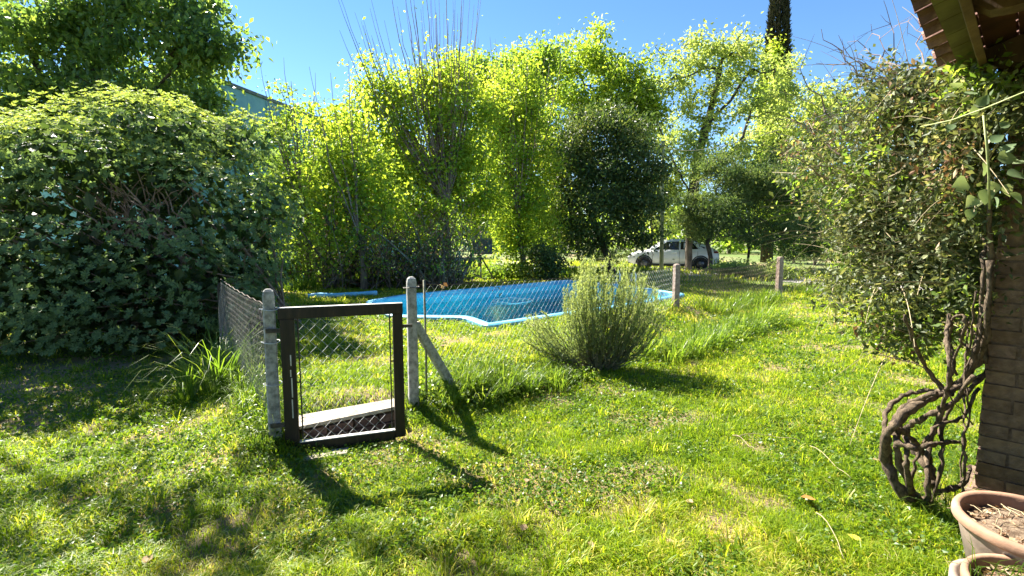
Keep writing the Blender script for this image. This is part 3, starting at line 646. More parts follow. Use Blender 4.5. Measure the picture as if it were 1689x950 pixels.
def manystem(label, gx, gy, head, tips, blobs, nt, nl, leafsize, spread, leaf, whips, sh_n, group='many stemmed trees beyond the pool', base_r=.16, trunk=()):
    g_ = atg(gx, gy); d = g_[1]
    path = [g_ - [0, 0, .1]] + [atd(x, y, d) for x, y in trunk] + [atd(*head, d)]
    sh = fan(head[0], head[1] + 12, d, tips, .042, .006, sh_n, .12, .85); sh += fan(head[0], head[1] + 5, d - .5, whips, .030, .004, 2, .3, .95, dj=.8)
    return tree('pollarded_tree', label, 'tree', [path], blobs(d), nt, nl, leafsize, spread, leaf, 'bark', .008, .04, shoots=sh, base_r=base_r, group=group)
tips = [(600 + 9 * k + RNG.normal() * 9, 95 + 60 * RNG.random()) for k in range(22)]
whips = [(555 + 245 * RNG.random(), -25 + 90 * RNG.random()) for k in range(40)] + [(560, 50), (585, 20), (610, -10), (640, -40), (670, -60), (700, -80), (735, -90), (765, -60), (775, 0)]
manystem('largest many stemmed tree with long bare whips rising above its yellow green leaves', 735, 463, (738, 330), tips,
    lambda d: [blob(690, 170, d, 80, 60), blob(640, 225, d, 72, 60), blob(755, 220, d, 55, 85), blob(700, 280, d, 100, 60), blob(625, 150, d, 38, 40), blob(650, 340, d, 95, 40), blob(785, 320, d, 50, 75), blob(750, 130, d, 45, 45), blob(575, 225, d, 60, 42), blob(545, 275, d, 45, 40), blob(800, 180, d, 30, 50), blob(700, 385, d, 70, 35, w_=2200), blob(600, 290, d, 50, 50)], 320, 36000, .12, .36, 'yellow', whips, 130, trunk=((737, 400), (731, 360)))
tips = [(795 + 8.5 * k + RNG.normal() * 6, 90 + 50 * RNG.random()) for k in range(16)]
manystem('narrow many stemmed tree beyond the middle of the pool', 863, 458, (855, 355), tips,
    lambda d: [blob(850, 150, d, 45, 65), blob(845, 240, d, 62, 70), blob(885, 300, d, 50, 70), blob(825, 330, d, 50, 55), blob(865, 390, d, 62, 34), blob(815, 200, d, 30, 55)], 180, 23000, .12, .33, 'yellow', [(800 + 110 * RNG.random(), 50 + 60 * RNG.random()) for k in range(8)], 90, base_r=.11, trunk=((862, 420), (856, 385)))
tips = [(440 + 10 * k, 130 + 60 * RNG.random()) for k in range(8)]
manystem('slender leafy tree beside the big left shrub in front of the turquoise wall', 510, 480, (505, 360), tips,
    lambda d: [blob(470, 225, d, 34, 52), blob(490, 300, d, 50, 65), blob(520, 360, d, 60, 60), blob(466, 145, d, 9, 28), blob(450, 310, d, 35, 60), blob(500, 420, d, 60, 45)], 105, 8200, .12, .24, 'mid', [(430, 110), (468, 95), (480, 140), (520, 120)], 60, base_r=.07, trunk=((508, 420),))
tips = [(520 + 10 * k, 160 + 50 * RNG.random()) for k in range(10)]
manystem('low yellow leaved tree between the slender tree and the largest many stemmed one', 600, 478, (590, 380), tips,
    lambda d: [blob(552, 205, d, 48, 40), blob(585, 265, d, 65, 50), blob(600, 330, d, 75, 45), blob(540, 300, d, 40, 60), blob(560, 390, d, 70, 40, w_=1800)], 120, 9000, .12, .36, 'yellow', [(510, 110), (545, 120), (575, 100)], 60, base_r=.09, trunk=((597, 430), (600, 400)))

# dry tangled hedge behind the left end of the pool
def hedge():
    t = thing('tangled_hedge', 'brown twiggy hedge tangled with dead vines behind the left end of the pool', 'hedge', atg(600, 474))
    mt, ml, md = MB(), MB(), MB()
    for k in range(360):
        px = 455 + 300 * RNG.random(); g_ = atg(px, 470 + 6 * RNG.random()); g_[1] += RNG.normal() * .3; n_ = 8; h = 1.1 + 1.6 * RNG.random()
        P = [g_ - [0, 0, .05]]; dv = np.array([RNG.normal() * .35, RNG.normal() * .25, 1.0])
        for q in range(n_): dv = dv + RNG.normal(size=3) * [.35, .3, .25]; P.append(P[-1] + dv / np.linalg.norm(dv) * h / n_ * 1.2)
        P = np.array(P); P[:, 2] = np.maximum(P[:, 2], .1); mt.tube(P, np.linspace(.02 if k % 9 else .06, .005, len(P)), 4, False)
        c_ = P[RNG.integers(2, len(P), 34)] + RNG.normal(size=(34, 3)) * .14
        leaves(md if RNG.random() < .5 else ml, c_, .085, .4, .6, .3)
    mt.obj('stems', M['bark'], t, kind='stuff'); ml.obj('green_leaves', M['mid'], t, kind='stuff'); md.obj('dead_leaves', M['dryleaf'], t, kind='stuff')
hedge()
def bush(name, label, g_, blobs, nclump, nleaf, size, spread, leaf, **k):
    top = blobs[0][0]; return tree(name, label, 'shrub', [[g_, (g_ * .6 + top * .4), (g_ * .3 + top * .7)]], blobs, nclump, nleaf, size, spread, leaf, 'darkbark', .006, .025, **k)
# undergrowth right beyond the pool and before the road
for px, py, w_, h_, lf, lab in ((700, 452, 70, 34, 'dark', 'dark low bush at the foot of the largest many stemmed tree'), (835, 448, 75, 24, 'mid', 'low green bush under the narrow many stemmed tree'), (900, 438, 36, 55, 'dark', 'tall dark bush left of the evergreen tree'),
                         (520, 440, 60, 50, 'mid', 'leafy bush behind the rolled pool cover'), (1010, 425, 70, 28, 'dark', 'dark bush in the shade beside the front of the car'), (1215, 445, 40, 30, 'pale', 'pale weedy bush against the fence right of the car'),
                         (1270, 450, 42, 26, 'pale', 'weedy bush tangled in the fence left of the last post'), (1330, 415, 60, 32, 'conifer', 'dark bush at the roadside behind the climbing shrub')):
    g_ = atg(px, py + h_ * .45); d = g_[1]; bush('low_bush', lab, g_, [blob(px, py, d, w_, h_ * .62, .7)], 46, 3400, .10, .17, lf)

for gx, dd0, bb, lf, lab in ((655, 23, [(640, 330, 60, 60), (700, 370, 60, 50), (600, 370, 50, 50)], 'mid', 'leafy tree filling the gap behind the tangled hedge'),
                            (790, 24, [(800, 260, 50, 70), (780, 340, 50, 60), (830, 370, 50, 40)], 'mid', 'green tree seen between the two larger many stemmed trees'),
                            (915, 23, [(910, 300, 45, 80), (900, 370, 50, 45), (930, 230, 40, 50)], 'yellow', 'bright tree just left of the evergreen and behind the narrow many stemmed tree'),
                            (1075, 30, [(1060, 240, 45, 50), (1090, 330, 40, 60), (1105, 300, 30, 40)], 'pale', 'pale tree glimpsed between the evergreen and the conifer'),
                            (1310, 32, [(1310, 200, 50, 60), (1340, 260, 60, 60), (1255, 235, 45, 45), (1110, 215, 35, 45)], 'pale', 'wide pale green tree far behind the cypress and the conifer'),
                            (1235, 27, [(1225, 300, 50, 50), (1290, 310, 50, 60), (1330, 350, 60, 60)], 'mid', 'green tree standing right behind the conifer')):
    far_tree('broadleaf_tree', lab, gx, dd0, [(gx, 380), (gx, 330)], [blob(x, y, dd0, a_, b_) for x, y, a_, b_ in bb], 90, 8000, .17, .38, lf, 'darkbark', .014, .05)
# big left trees and the great shrub
bx = atd(150, 440, 15.5); bx[2] = -.1
tree('spreading_tree', 'tall broad leaved tree filling the top left corner above the big shrub', 'tree', [[bx, atd(155, 320, 15.5), atd(150, 220, 15.3), atd(160, 120, 15.2), atd(170, 20, 15)], [atd(155, 300, 15.5), atd(230, 180, 15), atd(300, 100, 14.8)], [atd(155, 290, 15.5), atd(90, 180, 15.2), atd(40, 60, 15)]],
     [blob(60, 60, 15.2, 140, 90), blob(200, 30, 15, 120, 80), blob(295, 80, 14.8, 80, 75), blob(365, 95, 14.6, 45, 40), blob(320, 15, 14.8, 60, 45), blob(110, 150, 15.2, 130, 55), blob(20, 170, 14.8, 80, 60), blob(240, 160, 15, 90, 36), blob(405, 80, 14.4, 34, 14), blob(350, 175, 15, 50, 25), blob(60, 200, 15, 120, 40), blob(250, 205, 15, 90, 35), blob(330, 215, 15, 50, 30), blob(150, -110, 15, 170, 80), blob(-130, 40, 15, 110, 150)],
     340, 46000, .165, .36, 'talltree', 'darkbark', .014, .06, droop=.45, base_r=.22)
bx = np.array([-9.5, 7.6, -.1])
tree('spreading_tree', 'high leafy branches overhanging the left edge of the lawn', 'tree', [[bx, bx + [.1, 0, 3], bx + [.5, 0, 5.4]], [bx + [.2, 0, 4], [-7.2, 7.4, 6.6], [-6.2, 7.3, 6.9]]],
     [((-6.6, 7.4, 7.1), (1.1, .5, .3), 3), ((-8.4, 7.4, 7.2), (1.3, .8, .5), 4), ((-7.5, 6.2, 7.4), (.9, .6, .3), 2), ((-9.6, 6.4, 6.5), (1.2, 1, .6), 4), ((-5.2, 7.2, 7.6), (.5, .4, .2), 1)], 50, 1500, .13, .26, 'talltree', 'darkbark', .01, .05)
def rosette_shrub():
    base = atg(215, 600); t = thing('rounded_shrub', 'huge rounded evergreen shrub with leathery leaves on the left', 'shrub', base)
    B = [(atd(215, 395, 7.7), (2.45, 2.0, 1.95)), (atd(90, 380, 7.6), (1.9, 1.8, 1.9)), (atd(345, 400, 7.7), (1.08, 1.4, 1.55)), (atd(215, 240, 8.1), (1.35, 1.2, .85)), (atd(60, 280, 8.2), (1.5, 1.3, .80)), (atd(345, 275, 8.0), (.95, 1.1, .72)), (atd(-70, 400, 7.4), (1.6, 1.6, 2.0)),
         (atd(120, 520, 7.0), (1.7, 1.2, .75)), (atd(280, 510, 7.05), (1.4, 1.1, .8)), (atd(405, 470, 8.2), (.5, .7, .95)), (atd(0, 520, 7.1), (1.2, 1.1, .8))]
    main = list(B)
    for q in range(60):   # uneven boughs standing out of the main mass
        c_, r_ = main[RNG.integers(len(main))]; u = rand_unit(1)[0]; u[1] = -abs(u[1]) * .7; u[2] = u[2] * .6 + .45; u /= np.linalg.norm(u); rr_ = .32 + .36 * RNG.random(); p_ = np.array(c_) + u * np.array(r_) * .93
        if p_[2] > .7 and p_[2] + rr_ < (3.45 if p_[0] < -6.3 else 3.85): B.append((p_, (rr_ * 1.15, rr_, rr_ * .8)))
    ml, ms = MB(), MB(); pts = []; nrms = []
    area = np.array([r[0] * r[2] for _, r in B]); area /= area.sum()
    for (c_, r_), a_ in zip(B, area):
        n_ = int(36000 * a_); u = rand_unit(n_); lump = 1 + .30 * (fbm(u[:, 0] * 2.6 + c_[0], u[:, 2] * 2.6 + u[:, 1] * 1.9 + c_[2], 2.0, 12) - .5) * 2
        dp = 1 - .16 * RNG.random(n_) ** 2; p_ = c_ + u * np.array(r_) * (lump * dp)[:, None]; pts.append(p_); nrms.append(u / np.array(r_) / np.linalg.norm(u / np.array(r_), axis=1)[:, None])
    P = np.vstack(pts); U = np.vstack(nrms); keep = np.ones(len(P), bool)
    for c_, r_ in B: keep &= (((P - c_) / np.array(r_)) ** 2).sum(1) > .66
    zg = ground_z(P[:, 0], P[:, 1]); keep &= (P[:, 2] > zg + .18) & ((U[:, 1] < .45) | (U[:, 2] > .2))
    # hollows where the twigs show
    for hx, hy, hr in ((235, 330, 46), (160, 340, 26), (310, 330, 24), (120, 190, 24), (20, 330, 20)):
        h_ = atd(hx, hy, 6.6); q = ((P[:, 0] - h_[0]) / (hr * 1.5 / F_PX * 6.6)) ** 2 + ((P[:, 2] - h_[2]) / (hr * .8 / F_PX * 6.6)) ** 2; keep &= ~((q < 1) & (P[:, 1] < 7.4) & (RNG.random(len(P)) < .85))
    P = P[keep]; U = U[keep]; k = 7
    ax = U * .8 + np.array([0, -.05, .75]) + .25 * RNG.normal(size=U.shape); ax /= np.linalg.norm(ax, axis=1)[:, None]
    e1 = np.cross(ax, rand_unit(len(ax))); e1 /= np.linalg.norm(e1, axis=1)[:, None]; e2 = np.cross(ax, e1)
    for q in range(k):
        a_ = 2 * PI * q / k + RNG.random(len(P)) * .6; o_ = e1 * np.cos(a_)[:, None] + e2 * np.sin(a_)[:, None]; D = o_ * .9 + ax * (.35 + .3 * RNG.random(len(P)))[:, None]; D /= np.linalg.norm(D, axis=1)[:, None]
        s_ = np.cross(ax, o_); L_ = (.052 + .020 * RNG.random(len(P)))[:, None]; W = L_ * .21; m_ = P + D * L_ * .62
        V = np.stack([P, m_ + s_ * W, P + D * L_ - ax * L_ * .12, m_ - s_ * W], 1).reshape(-1, 3); b0 = np.arange(len(P))[:, None] * 4
        top = sstep(.05, .7, U[:, 2]) * sstep(1.6, 2.9, P[:, 2]); r_ = np.clip(.15 + .4 * RNG.random(len(P)) + .42 * top, 0, 1)  # brighter top leaves: sunlight on the shrub put into the colour, plus new growth
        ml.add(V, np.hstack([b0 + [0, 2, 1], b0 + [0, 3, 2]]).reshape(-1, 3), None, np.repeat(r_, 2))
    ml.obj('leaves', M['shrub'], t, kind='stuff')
    # stems, and an inner thicket so that no light passes
    for q in range(70):
        a_ = np.array([base[0] + 3.2 * (RNG.random() - .5), base[1] + 1.6 + .6 * RNG.random(), 0.]); b_ = P[RNG.integers(len(P))]; b_ = a_ + (b_ - a_) * .8; kx = np.linspace(0, 1, 10)[:, None]
        pp = a_ + (b_ - a_) * kx + [0, 0, 1] * (.25 * np.sin(PI * kx)) + RNG.normal(size=(10, 3)) * .04; ms.tube(pp, np.linspace(.03, .006, 10), 5, False)
    for q in range(26):   # pale twigs seen in the hollow
        a_ = atd(170 + 150 * RNG.random(), 392, 6.9 + .3 * RNG.random()); b_ = atd(130 + 210 * RNG.random(), 285 + 30 * RNG.random(), 6.6 + .3 * RNG.random()); kx = np.linspace(0, 1, 7)[:, None]
        ms.tube(a_ + (b_ - a_) * kx + RNG.normal(size=(7, 3)) * .03, np.linspace(.014, .005, 7), 5, False)
    ms.obj('stems', M['twig'], t, kind='stuff')
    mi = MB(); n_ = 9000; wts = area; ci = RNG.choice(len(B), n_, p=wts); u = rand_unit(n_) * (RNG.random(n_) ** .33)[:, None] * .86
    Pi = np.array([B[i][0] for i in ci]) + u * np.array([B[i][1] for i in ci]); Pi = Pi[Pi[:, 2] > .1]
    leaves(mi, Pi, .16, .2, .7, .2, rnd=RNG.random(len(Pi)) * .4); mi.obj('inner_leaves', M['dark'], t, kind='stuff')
rosette_shrub()
# thin twiggy sapling against the turquoise wall
g_ = atd(395, 470, 10.5); g_[2] = 0
tree('twiggy_sapling', 'sparse dark twiggy sapling between the big shrub and the turquoise wall', 'tree', [[g_, atd(392, 300, 10.5), atd(380, 230, 10.5)]], [blob(375, 200, 10.5, 26, 26), blob(405, 215, 10.5, 30, 30), blob(400, 260, 10.5, 36, 36)], 70, 1600, .06, .12, 'talltree', 'darkbark', .004, .02, group=None)

# ------------------------------------------------------------------ rosemary
def rosemary():
    base = atg(985, 610); t = thing('rosemary_bush', 'grey green rosemary bush with upright stems in front of the pool', 'shrub', base)
    ms, ml = MB(), MB(); Ps, Ds, Rs = [], [], []
    for k in range(230):
        f_ = RNG.random(); ang = RNG.normal() * .62; az = RNG.random() * 2 * PI
        lx = 1.0 * (RNG.random() * 2 - 1); ly = .6 * (RNG.random() * 2 - 1)
        h = (1.46 - .52 * abs(lx) ** 2.2 - .15 * abs(ly)) * (.66 + .38 * RNG.random())
        if lx < -.55: h *= .66
        elif lx < -.35: h *= .85
        tip = base + np.array([lx * .74 + .02 - (.22 if lx < -.6 else 0), ly * .6, h]); 
        p0 = base + np.array([lx * .14, ly * .14, .0]); kx = np.linspace(0, 1, 12)[:, None]
        ctrl = p0 + np.array([lx * .50, ly * .35, h * .36]); P = (1 - kx) ** 2 * p0 + 2 * kx * (1 - kx) * ctrl + kx ** 2 * tip + RNG.normal(size=(12, 3)) * .018
        ms.tube(P, np.linspace(.008, .0022, 12), 3, False); lo = .30 if k % 3 else .12
        n_ = int(230 * h); s_ = lo + (1 - lo) * RNG.random(n_); q = s_ * 11; i_ = np.minimum(q.astype(int), 10); fr_ = (q - i_)[:, None]; T_ = P[i_ + 1] - P[i_]; T_ /= np.linalg.norm(T_, axis=1)[:, None]
        C_ = P[i_] * (1 - fr_) + P[i_ + 1] * fr_; D = rand_unit(n_) * .8 + T_ * .85; D /= np.linalg.norm(D, axis=1)[:, None]
        Ps.append(C_); Ds.append(D); Rs.append(np.clip(.1 + .6 * s_ ** 2 + .3 * RNG.random(n_), 0, 1))
    P = np.vstack(Ps); D = np.vstack(Ds); R_ = np.concatenate(Rs); n_ = len(P)
    needles(ml, P, D, .032 + .014 * RNG.random(n_), np.full(n_, .0042), R_)
    ms.obj('stems', M['stem2'], t, kind='stuff'); ml.obj('needles', M['rosemary'], t, kind='stuff')
rosemary()

# ------------------------------------------------------------------ climbing shrub with twisted stems, right
def climber():
    base = atg(1512, 836); t = thing('climbing_shrub', 'overgrown climbing shrub with thick twisted stems beside the brick pillar', 'shrub', base)
    D0 = base[1]
    S = [([(1512, 838), (1478, 800), (1458, 755), (1462, 715), (1490, 680), (1540, 655), (1590, 632), (1620, 590), (1630, 520), (1632, 430)], .029, .015, 0),
         ([(1520, 838), (1500, 800), (1478, 745), (1480, 700), (1510, 668), (1560, 645), (1600, 615), (1614, 560), (1622, 480)], .021, .012, .06),
         ([(1530, 836), (1528, 790), (1530, 735), (1548, 690), (1562, 650), (1566, 600), (1560, 560), (1566, 520)], .016, .010, -.05),
         ([(1515, 830), (1545, 815), (1530, 770), (1500, 735), (1492, 705), (1520, 690), (1560, 672), (1605, 640), (1632, 600)], .020, .014, .1),
         ([(1470, 770), (1458, 715), (1462, 675), (1490, 650), (1530, 642), (1570, 650)], .014, .012, .12),
         ([(1512, 740), (1478, 730), (1468, 700), (1495, 665), (1545, 648)], .018, .015, -.06),
         ([(1560, 650), (1530, 610), (1508, 570), (1490, 520)], .013, .008, .02),
         ([(1568, 640), (1572, 590), (1588, 560), (1592, 520), (1570, 520), (1566, 560), (1580, 620)], .008, .007, .03),
         ([(1585, 830), (1592, 770), (1588, 700), (1590, 640), (1600, 560), (1610, 480)], .007, .006, -.1),
         ([(1622, 600), (1632, 520), (1634, 430), (1632, 340), (1622, 250), (1600, 170)], .018, .008, .02), ([(1600, 610), (1618, 530), (1622, 450), (1624, 380), (1610, 280), (1585, 200)], .015, .007, .08), 
         ([(1535, 835), (1555, 760), (1552, 700), (1575, 660), (1605, 620)], .013, .010, -.04), ([(1500, 800), (1515, 740), (1545, 700), (1590, 690), (1612, 640)], .012, .008, .09),
         ([(1590, 835), (1582, 760), (1600, 690), (1590, 600), (1598, 520)], .006, .005, .05), ([(1606, 700), (1570, 660), (1520, 600), (1450, 585)], .004, .003, -.1), ([(1600, 580), (1580, 555), (1598, 530), (1612, 560), (1596, 610)], .006, .005, 0),
         ([(1548, 812), (1590, 800), (1600, 770)], .018, .012, -.05), ([(1525, 735), (1560, 730), (1582, 728)], .013, .011, -.03),
         ([(1500, 810), (1495, 760), (1496, 720)], .016, .012, -.08), ([(1540, 800), (1535, 760), (1500, 720), (1470, 700)], .02, .016, .0)]
    ms = MB()
    for pp, r0, r1, dd_ in S:
        k = np.array([atd(x, y, D0 + dd_ + .12 * math.sin(i_ * 1.3 + dd_ * 30)) if y < 800 else atd(x, y, D0 + dd_ * .3) for i_, (x, y) in enumerate(pp)]); n_ = len(k)
        # smooth the drawn line
        tt_ = np.linspace(0, n_ - 1, n_ * 5); P = np.stack([np.interp(tt_, np.arange(n_), k[:, j]) for j in range(3)], 1)
        for _ in range(3): P[1:-1] = (P[:-2] + P[1:-1] * 2 + P[2:]) / 4
        P += RNG.normal(size=P.shape) * .004; rr = np.linspace(r0, r1, len(P)) * (1 + .24 * RNG.normal(size=len(P)).clip(-1.5, 1.5)); ms.tube(P, rr, 9, True)
    ms.obj('twisted_stems', M['vinebark'], t, True)
    B = [blob(1490, 290, 3.6, 120, 130, .65), blob(1560, 400, 3.2, 75, 115, .4), blob(1430, 410, 3.7, 85, 62, .5), blob(1490, 475, 3.3, 90, 48, .4), blob(1385, 460, 3.8, 55, 34, .4), blob(1420, 200, 3.9, 90, 80, .6), blob(1545, 190, 3.3, 60, 75, .4),
         blob(1585, 470, 3.0, 45, 62, .25), blob(1600, 300, 2.85, 42, 110, .22), blob(1515, 550, 3.15, 62, 26, .25), blob(1460, 525, 3.3, 50, 20, .25), blob(1400, 340, 3.9, 60, 60, .45), blob(1350, 260, 4.3, 38, 70, .45), blob(1622, 200, 2.75, 28, 60, .15), blob(1500, 150, 3.6, 95, 40, .4), blob(1595, 160, 2.9, 40, 35, .2)]
    top = [atd(1622, 430, 3.0), atd(1590, 350, 3.2), atd(1520, 260, 3.5), atd(1450, 200, 3.8)]
    tg = blob_points(B, 820); nodes, par, terms = skeleton([top, [atd(1475, 460, 3.4), atd(1440, 380, 3.7)]], tg, .12, .03, .05)
    R, kids = radii(nodes, par, .0022); R = np.minimum(R, .02); mb = MB(); branch_mesh(mb, mb, nodes, par, R, kids, .02); 
    for k in range(260):  # arching bare shoots out of the left side and the top
        a_ = nodes[terms[RNG.integers(len(terms))]]
        dv = np.array([-.9 + RNG.normal() * .5, RNG.normal() * .5, .35 + RNG.normal() * .5]); L_ = .3 + .6 * RNG.random(); kx = np.linspace(0, 1, 8)[:, None]
        mb.tube(a_ + dv / np.linalg.norm(dv) * L_ * kx + [0, 0, -.18] * kx ** 2, np.linspace(.0035, .0012, 8), 3, False)
    mb.obj('twigs', M['palestem'], t, kind='stuff')
    md = MB()
    for (x0, y0, x1, y1) in ((1470, 200, 1385, 55), (1500, 180, 1460, 0), (1530, 150, 1402, 60), (1450, 150, 1350, 55), (1560, 130, 1535, 40), (1540, 130, 1500, 30), (1600, 150, 1420, 90), (1400, 220, 1300, 110), (1480, 140, 1440, 40), (1570, 160, 1480, 110), (1500, 120, 1350, 105), (1400, 260, 1300, 190), (1380, 300, 1290, 250), (1560, 110, 1545, 70)):
        a_ = atd(x0, y0, 4.0); b_ = atd(x1, y1, 4.2 + .4 * RNG.normal()); kx = np.linspace(0, 1, 10)[:, None]; P = a_ + (b_ - a_) * kx + RNG.normal(size=(10, 3)) * .02; md.tube(P, np.linspace(.008, .002, 10), 4, False)
        for q in range(4):
            i_ = RNG.integers(3, 9); e_ = P[i_] + RNG.normal(size=3) * .12 + (b_ - a_) * .08; md.tube([P[i_], (P[i_] + e_) / 2 + RNG.normal(size=3) * .01, e_], [.003, .002, .001], 3, False)
    md.obj('bare_branches', M['twig'], t, kind='stuff')
    ml = MB(); tone = RNG.random(len(terms)) * .35; idx = np.repeat(np.arange(len(terms)), (44 * (.05 + 2.4 * RNG.random(len(terms)) ** 1.6) * (.35 + .65 * sstep(1.9, 2.5, nodes[terms][:, 0] / nodes[terms][:, 1] * 3.2))).astype(int)); f_ = RNG.random(len(idx))[:, None]
    P = nodes[terms[idx]] * (1 - f_ * .5) + nodes[par[terms[idx]]] * f_ * .5 + RNG.normal(size=(len(idx), 3)) * .075
    brown = (RNG.random(len(terms)) < .06)[idx]; fresh = (RNG.random(len(terms)) < .12)[idx] & ~brown
    leaves(ml, P[~brown & ~fresh], .043, .5, .55, .3, rnd=np.clip(tone[idx] + .62 * RNG.random(len(idx)) ** 1.4, 0, 1)[~brown & ~fresh]); ml.obj('crown', M['vine'], t, kind='stuff')
    mf = MB(); leaves(mf, P[fresh], .045, .5, .55, .3); mf.obj('fresh_leaves', M['mid'], t, kind='stuff')
    mo = MB(); leaves(mo, P[brown], .034, .3, .6, .5); mo.obj('dead_leaves', M['dryleaf'], t, kind='stuff')
climber()
# large leaved creeper in front of the pillar top
def creeper():
    t = thing('large_leaved_creeper', 'creeper with large grey green leaves and a pale green stem by the pillar top', 'creeper', atd(1626, 330, 2.3))
    MB().tube(np.array([atd(1632, 345, 2.35), atd(1631, 290, 2.33), atd(1628, 240, 2.3), atd(1622, 190, 2.3)]), [.004, .005, .0055, .004], 8).obj('stem', M['stem'], t, True)
    MB().tube(np.array([atd(1518, 209, 2.7), atd(1570, 198, 2.5), atd(1626, 178, 2.3), atd(1689, 152, 2.1), atd(1730, 130, 2.0)]), [.0018, .003, .0035, .003, .003], 6).obj('stem', M['stem'], t, True)
    for (x, y, s_, a_) in ((1645, 262, .09, .1), (1612, 262, .075, 2.8), (1660, 288, .10, -.1), (1595, 300, .085, 3.4), (1640, 300, .08, 4.2), (1608, 325, .07, 3.9), (1665, 318, .075, 5.6), (1580, 145, .06, 2.6), (1590, 158, .055, .4), (1615, 175, .06, 1.2), (1570, 205, .05, 4), (1635, 235, .06, .8), (1610, 222, .05, 2.5), (1600, 345, .06, 4.5), (1560, 470, .06, 3.0), (1600, 440, .06, .5), (1520, 420, .05, 2.8), (1545, 455, .06, 4), (1585, 470, .055, 5), (1652, 252, .07, .9), (1630, 278, .075, 3.3), (1655, 305, .07, 5.2), (1625, 312, .075, 4.6), (1600, 280, .06, 2.4), (1670, 270, .08, .2), (1640, 325, .06, 5.0), (1590, 315, .055, 3.0), (1605, 190, .05, 1.8), (1650, 210, .05, .6)):
        s_ = s_ * 1.0; c_ = atd(x, y, 2.35 + .25 * RNG.random() + (.9 if y > 400 else 0)); d_ = np.array([math.cos(a_), -.35, math.sin(a_)]); d_ /= np.linalg.norm(d_); nm = np.array([-.3, -.55, .75]) + RNG.normal(size=3) * .3; s__ = np.cross(nm, d_); s__ /= np.linalg.norm(s__); nm = np.cross(d_, s__)
        pr = [(0, .02), (.12, .34), (.35, .46), (.62, .34), (.85, .14), (1, 0)]; V = []; 
        for u_, v_ in pr:
            cc = c_ + d_ * s_ * u_ - nm * s_ * .25 * u_ ** 2; V += [cc - s__ * s_ * v_ + nm * s_ * v_ * .25, cc, cc + s__ * s_ * v_ + nm * s_ * v_ * .25]
        Q = [[3 * i + j, 3 * i + j + 1, 3 * i + j + 4, 3 * i + j + 3] for i in range(5) for j in (0, 1)]
        MB().add(V, None, Q, None, RNG.random(10) * .2 + RNG.random() * .7).obj('leaf', M['bigleaf'], t, True)
creeper()

# ------------------------------------------------------------------ pole, overhead cable, meter box, far posts
g_ = atg(1091, 450); d = g_[1]; pt = atd(1093, 242, d)
t = thing('utility_pole', 'slim greenish pole standing in front of the white car', 'pole', g_)
MB().tube([g_ - [0, 0, .2], (g_ + pt) / 2, pt + [0, 0, .25]], [.10, .09, .075], 10).obj('shaft', M['polegreen'], t, True)
MB().box(pt + [0, 0, .05], (.5, .06, .06)).obj('crossarm', M['bark'], t)
ec = np.array([3.17, 3.50]); e_end = np.array([ec[0], ec[1], 2.80]); kx = np.linspace(0, 1, 40)[:, None]
MB().tube(pt + (e_end - pt) * kx - [0, 0, .35] * np.sin(PI * kx), .0045, 5).obj('overhead_cable', M['iron'], None, True, 'thin overhead cable running from the greenish pole towards the tiled roof', None, 'cable')
g_ = atg(793, 462); d = g_[1]; t = thing('meter_box', 'dark grey metal box on a braced post under the many stemmed trees', 'meter box', g_)
tp = atd(793, 420, d); MB().tube([g_ - [0, 0, .1], tp], .03, 8).obj('post', M['iron'], t)
bc = atd(796, 406, d); s_ = d / F_PX; MB().box(bc, (32 * s_, .32, 26 * s_)).obj('box', M['meterbox'], t, bevel=.02); MB().box(bc + [0, -.17, 0], (28 * s_, .02, 22 * s_)).obj('lid', M['meterbox'], t, bevel=.006)
MB().tube([atd(794, 424, d), atg(815, 461)], .028, 6).obj('brace', M['iron'], t)
for k, (x, y, m_, lab) in enumerate(((758, 416, 'concrete', 'thin white fence post beside the largest many stemmed tree'), (748, 420, 'iron', 'thin dark fence post left of the white one'), (1003, 420, 'redpost', None), (688, 425, 'iron', 'thin dark post in the tangled hedge'))):
    if not lab: continue
    g_ = atg(x, 464); MB().tube([g_ - [0, 0, .1], atd(x, y, g_[1])], .045 if m_ == 'concrete' else .03, 6).obj('fence_post', M[m_], None, False, lab, None, 'post')
g_ = atg(1298, 455)
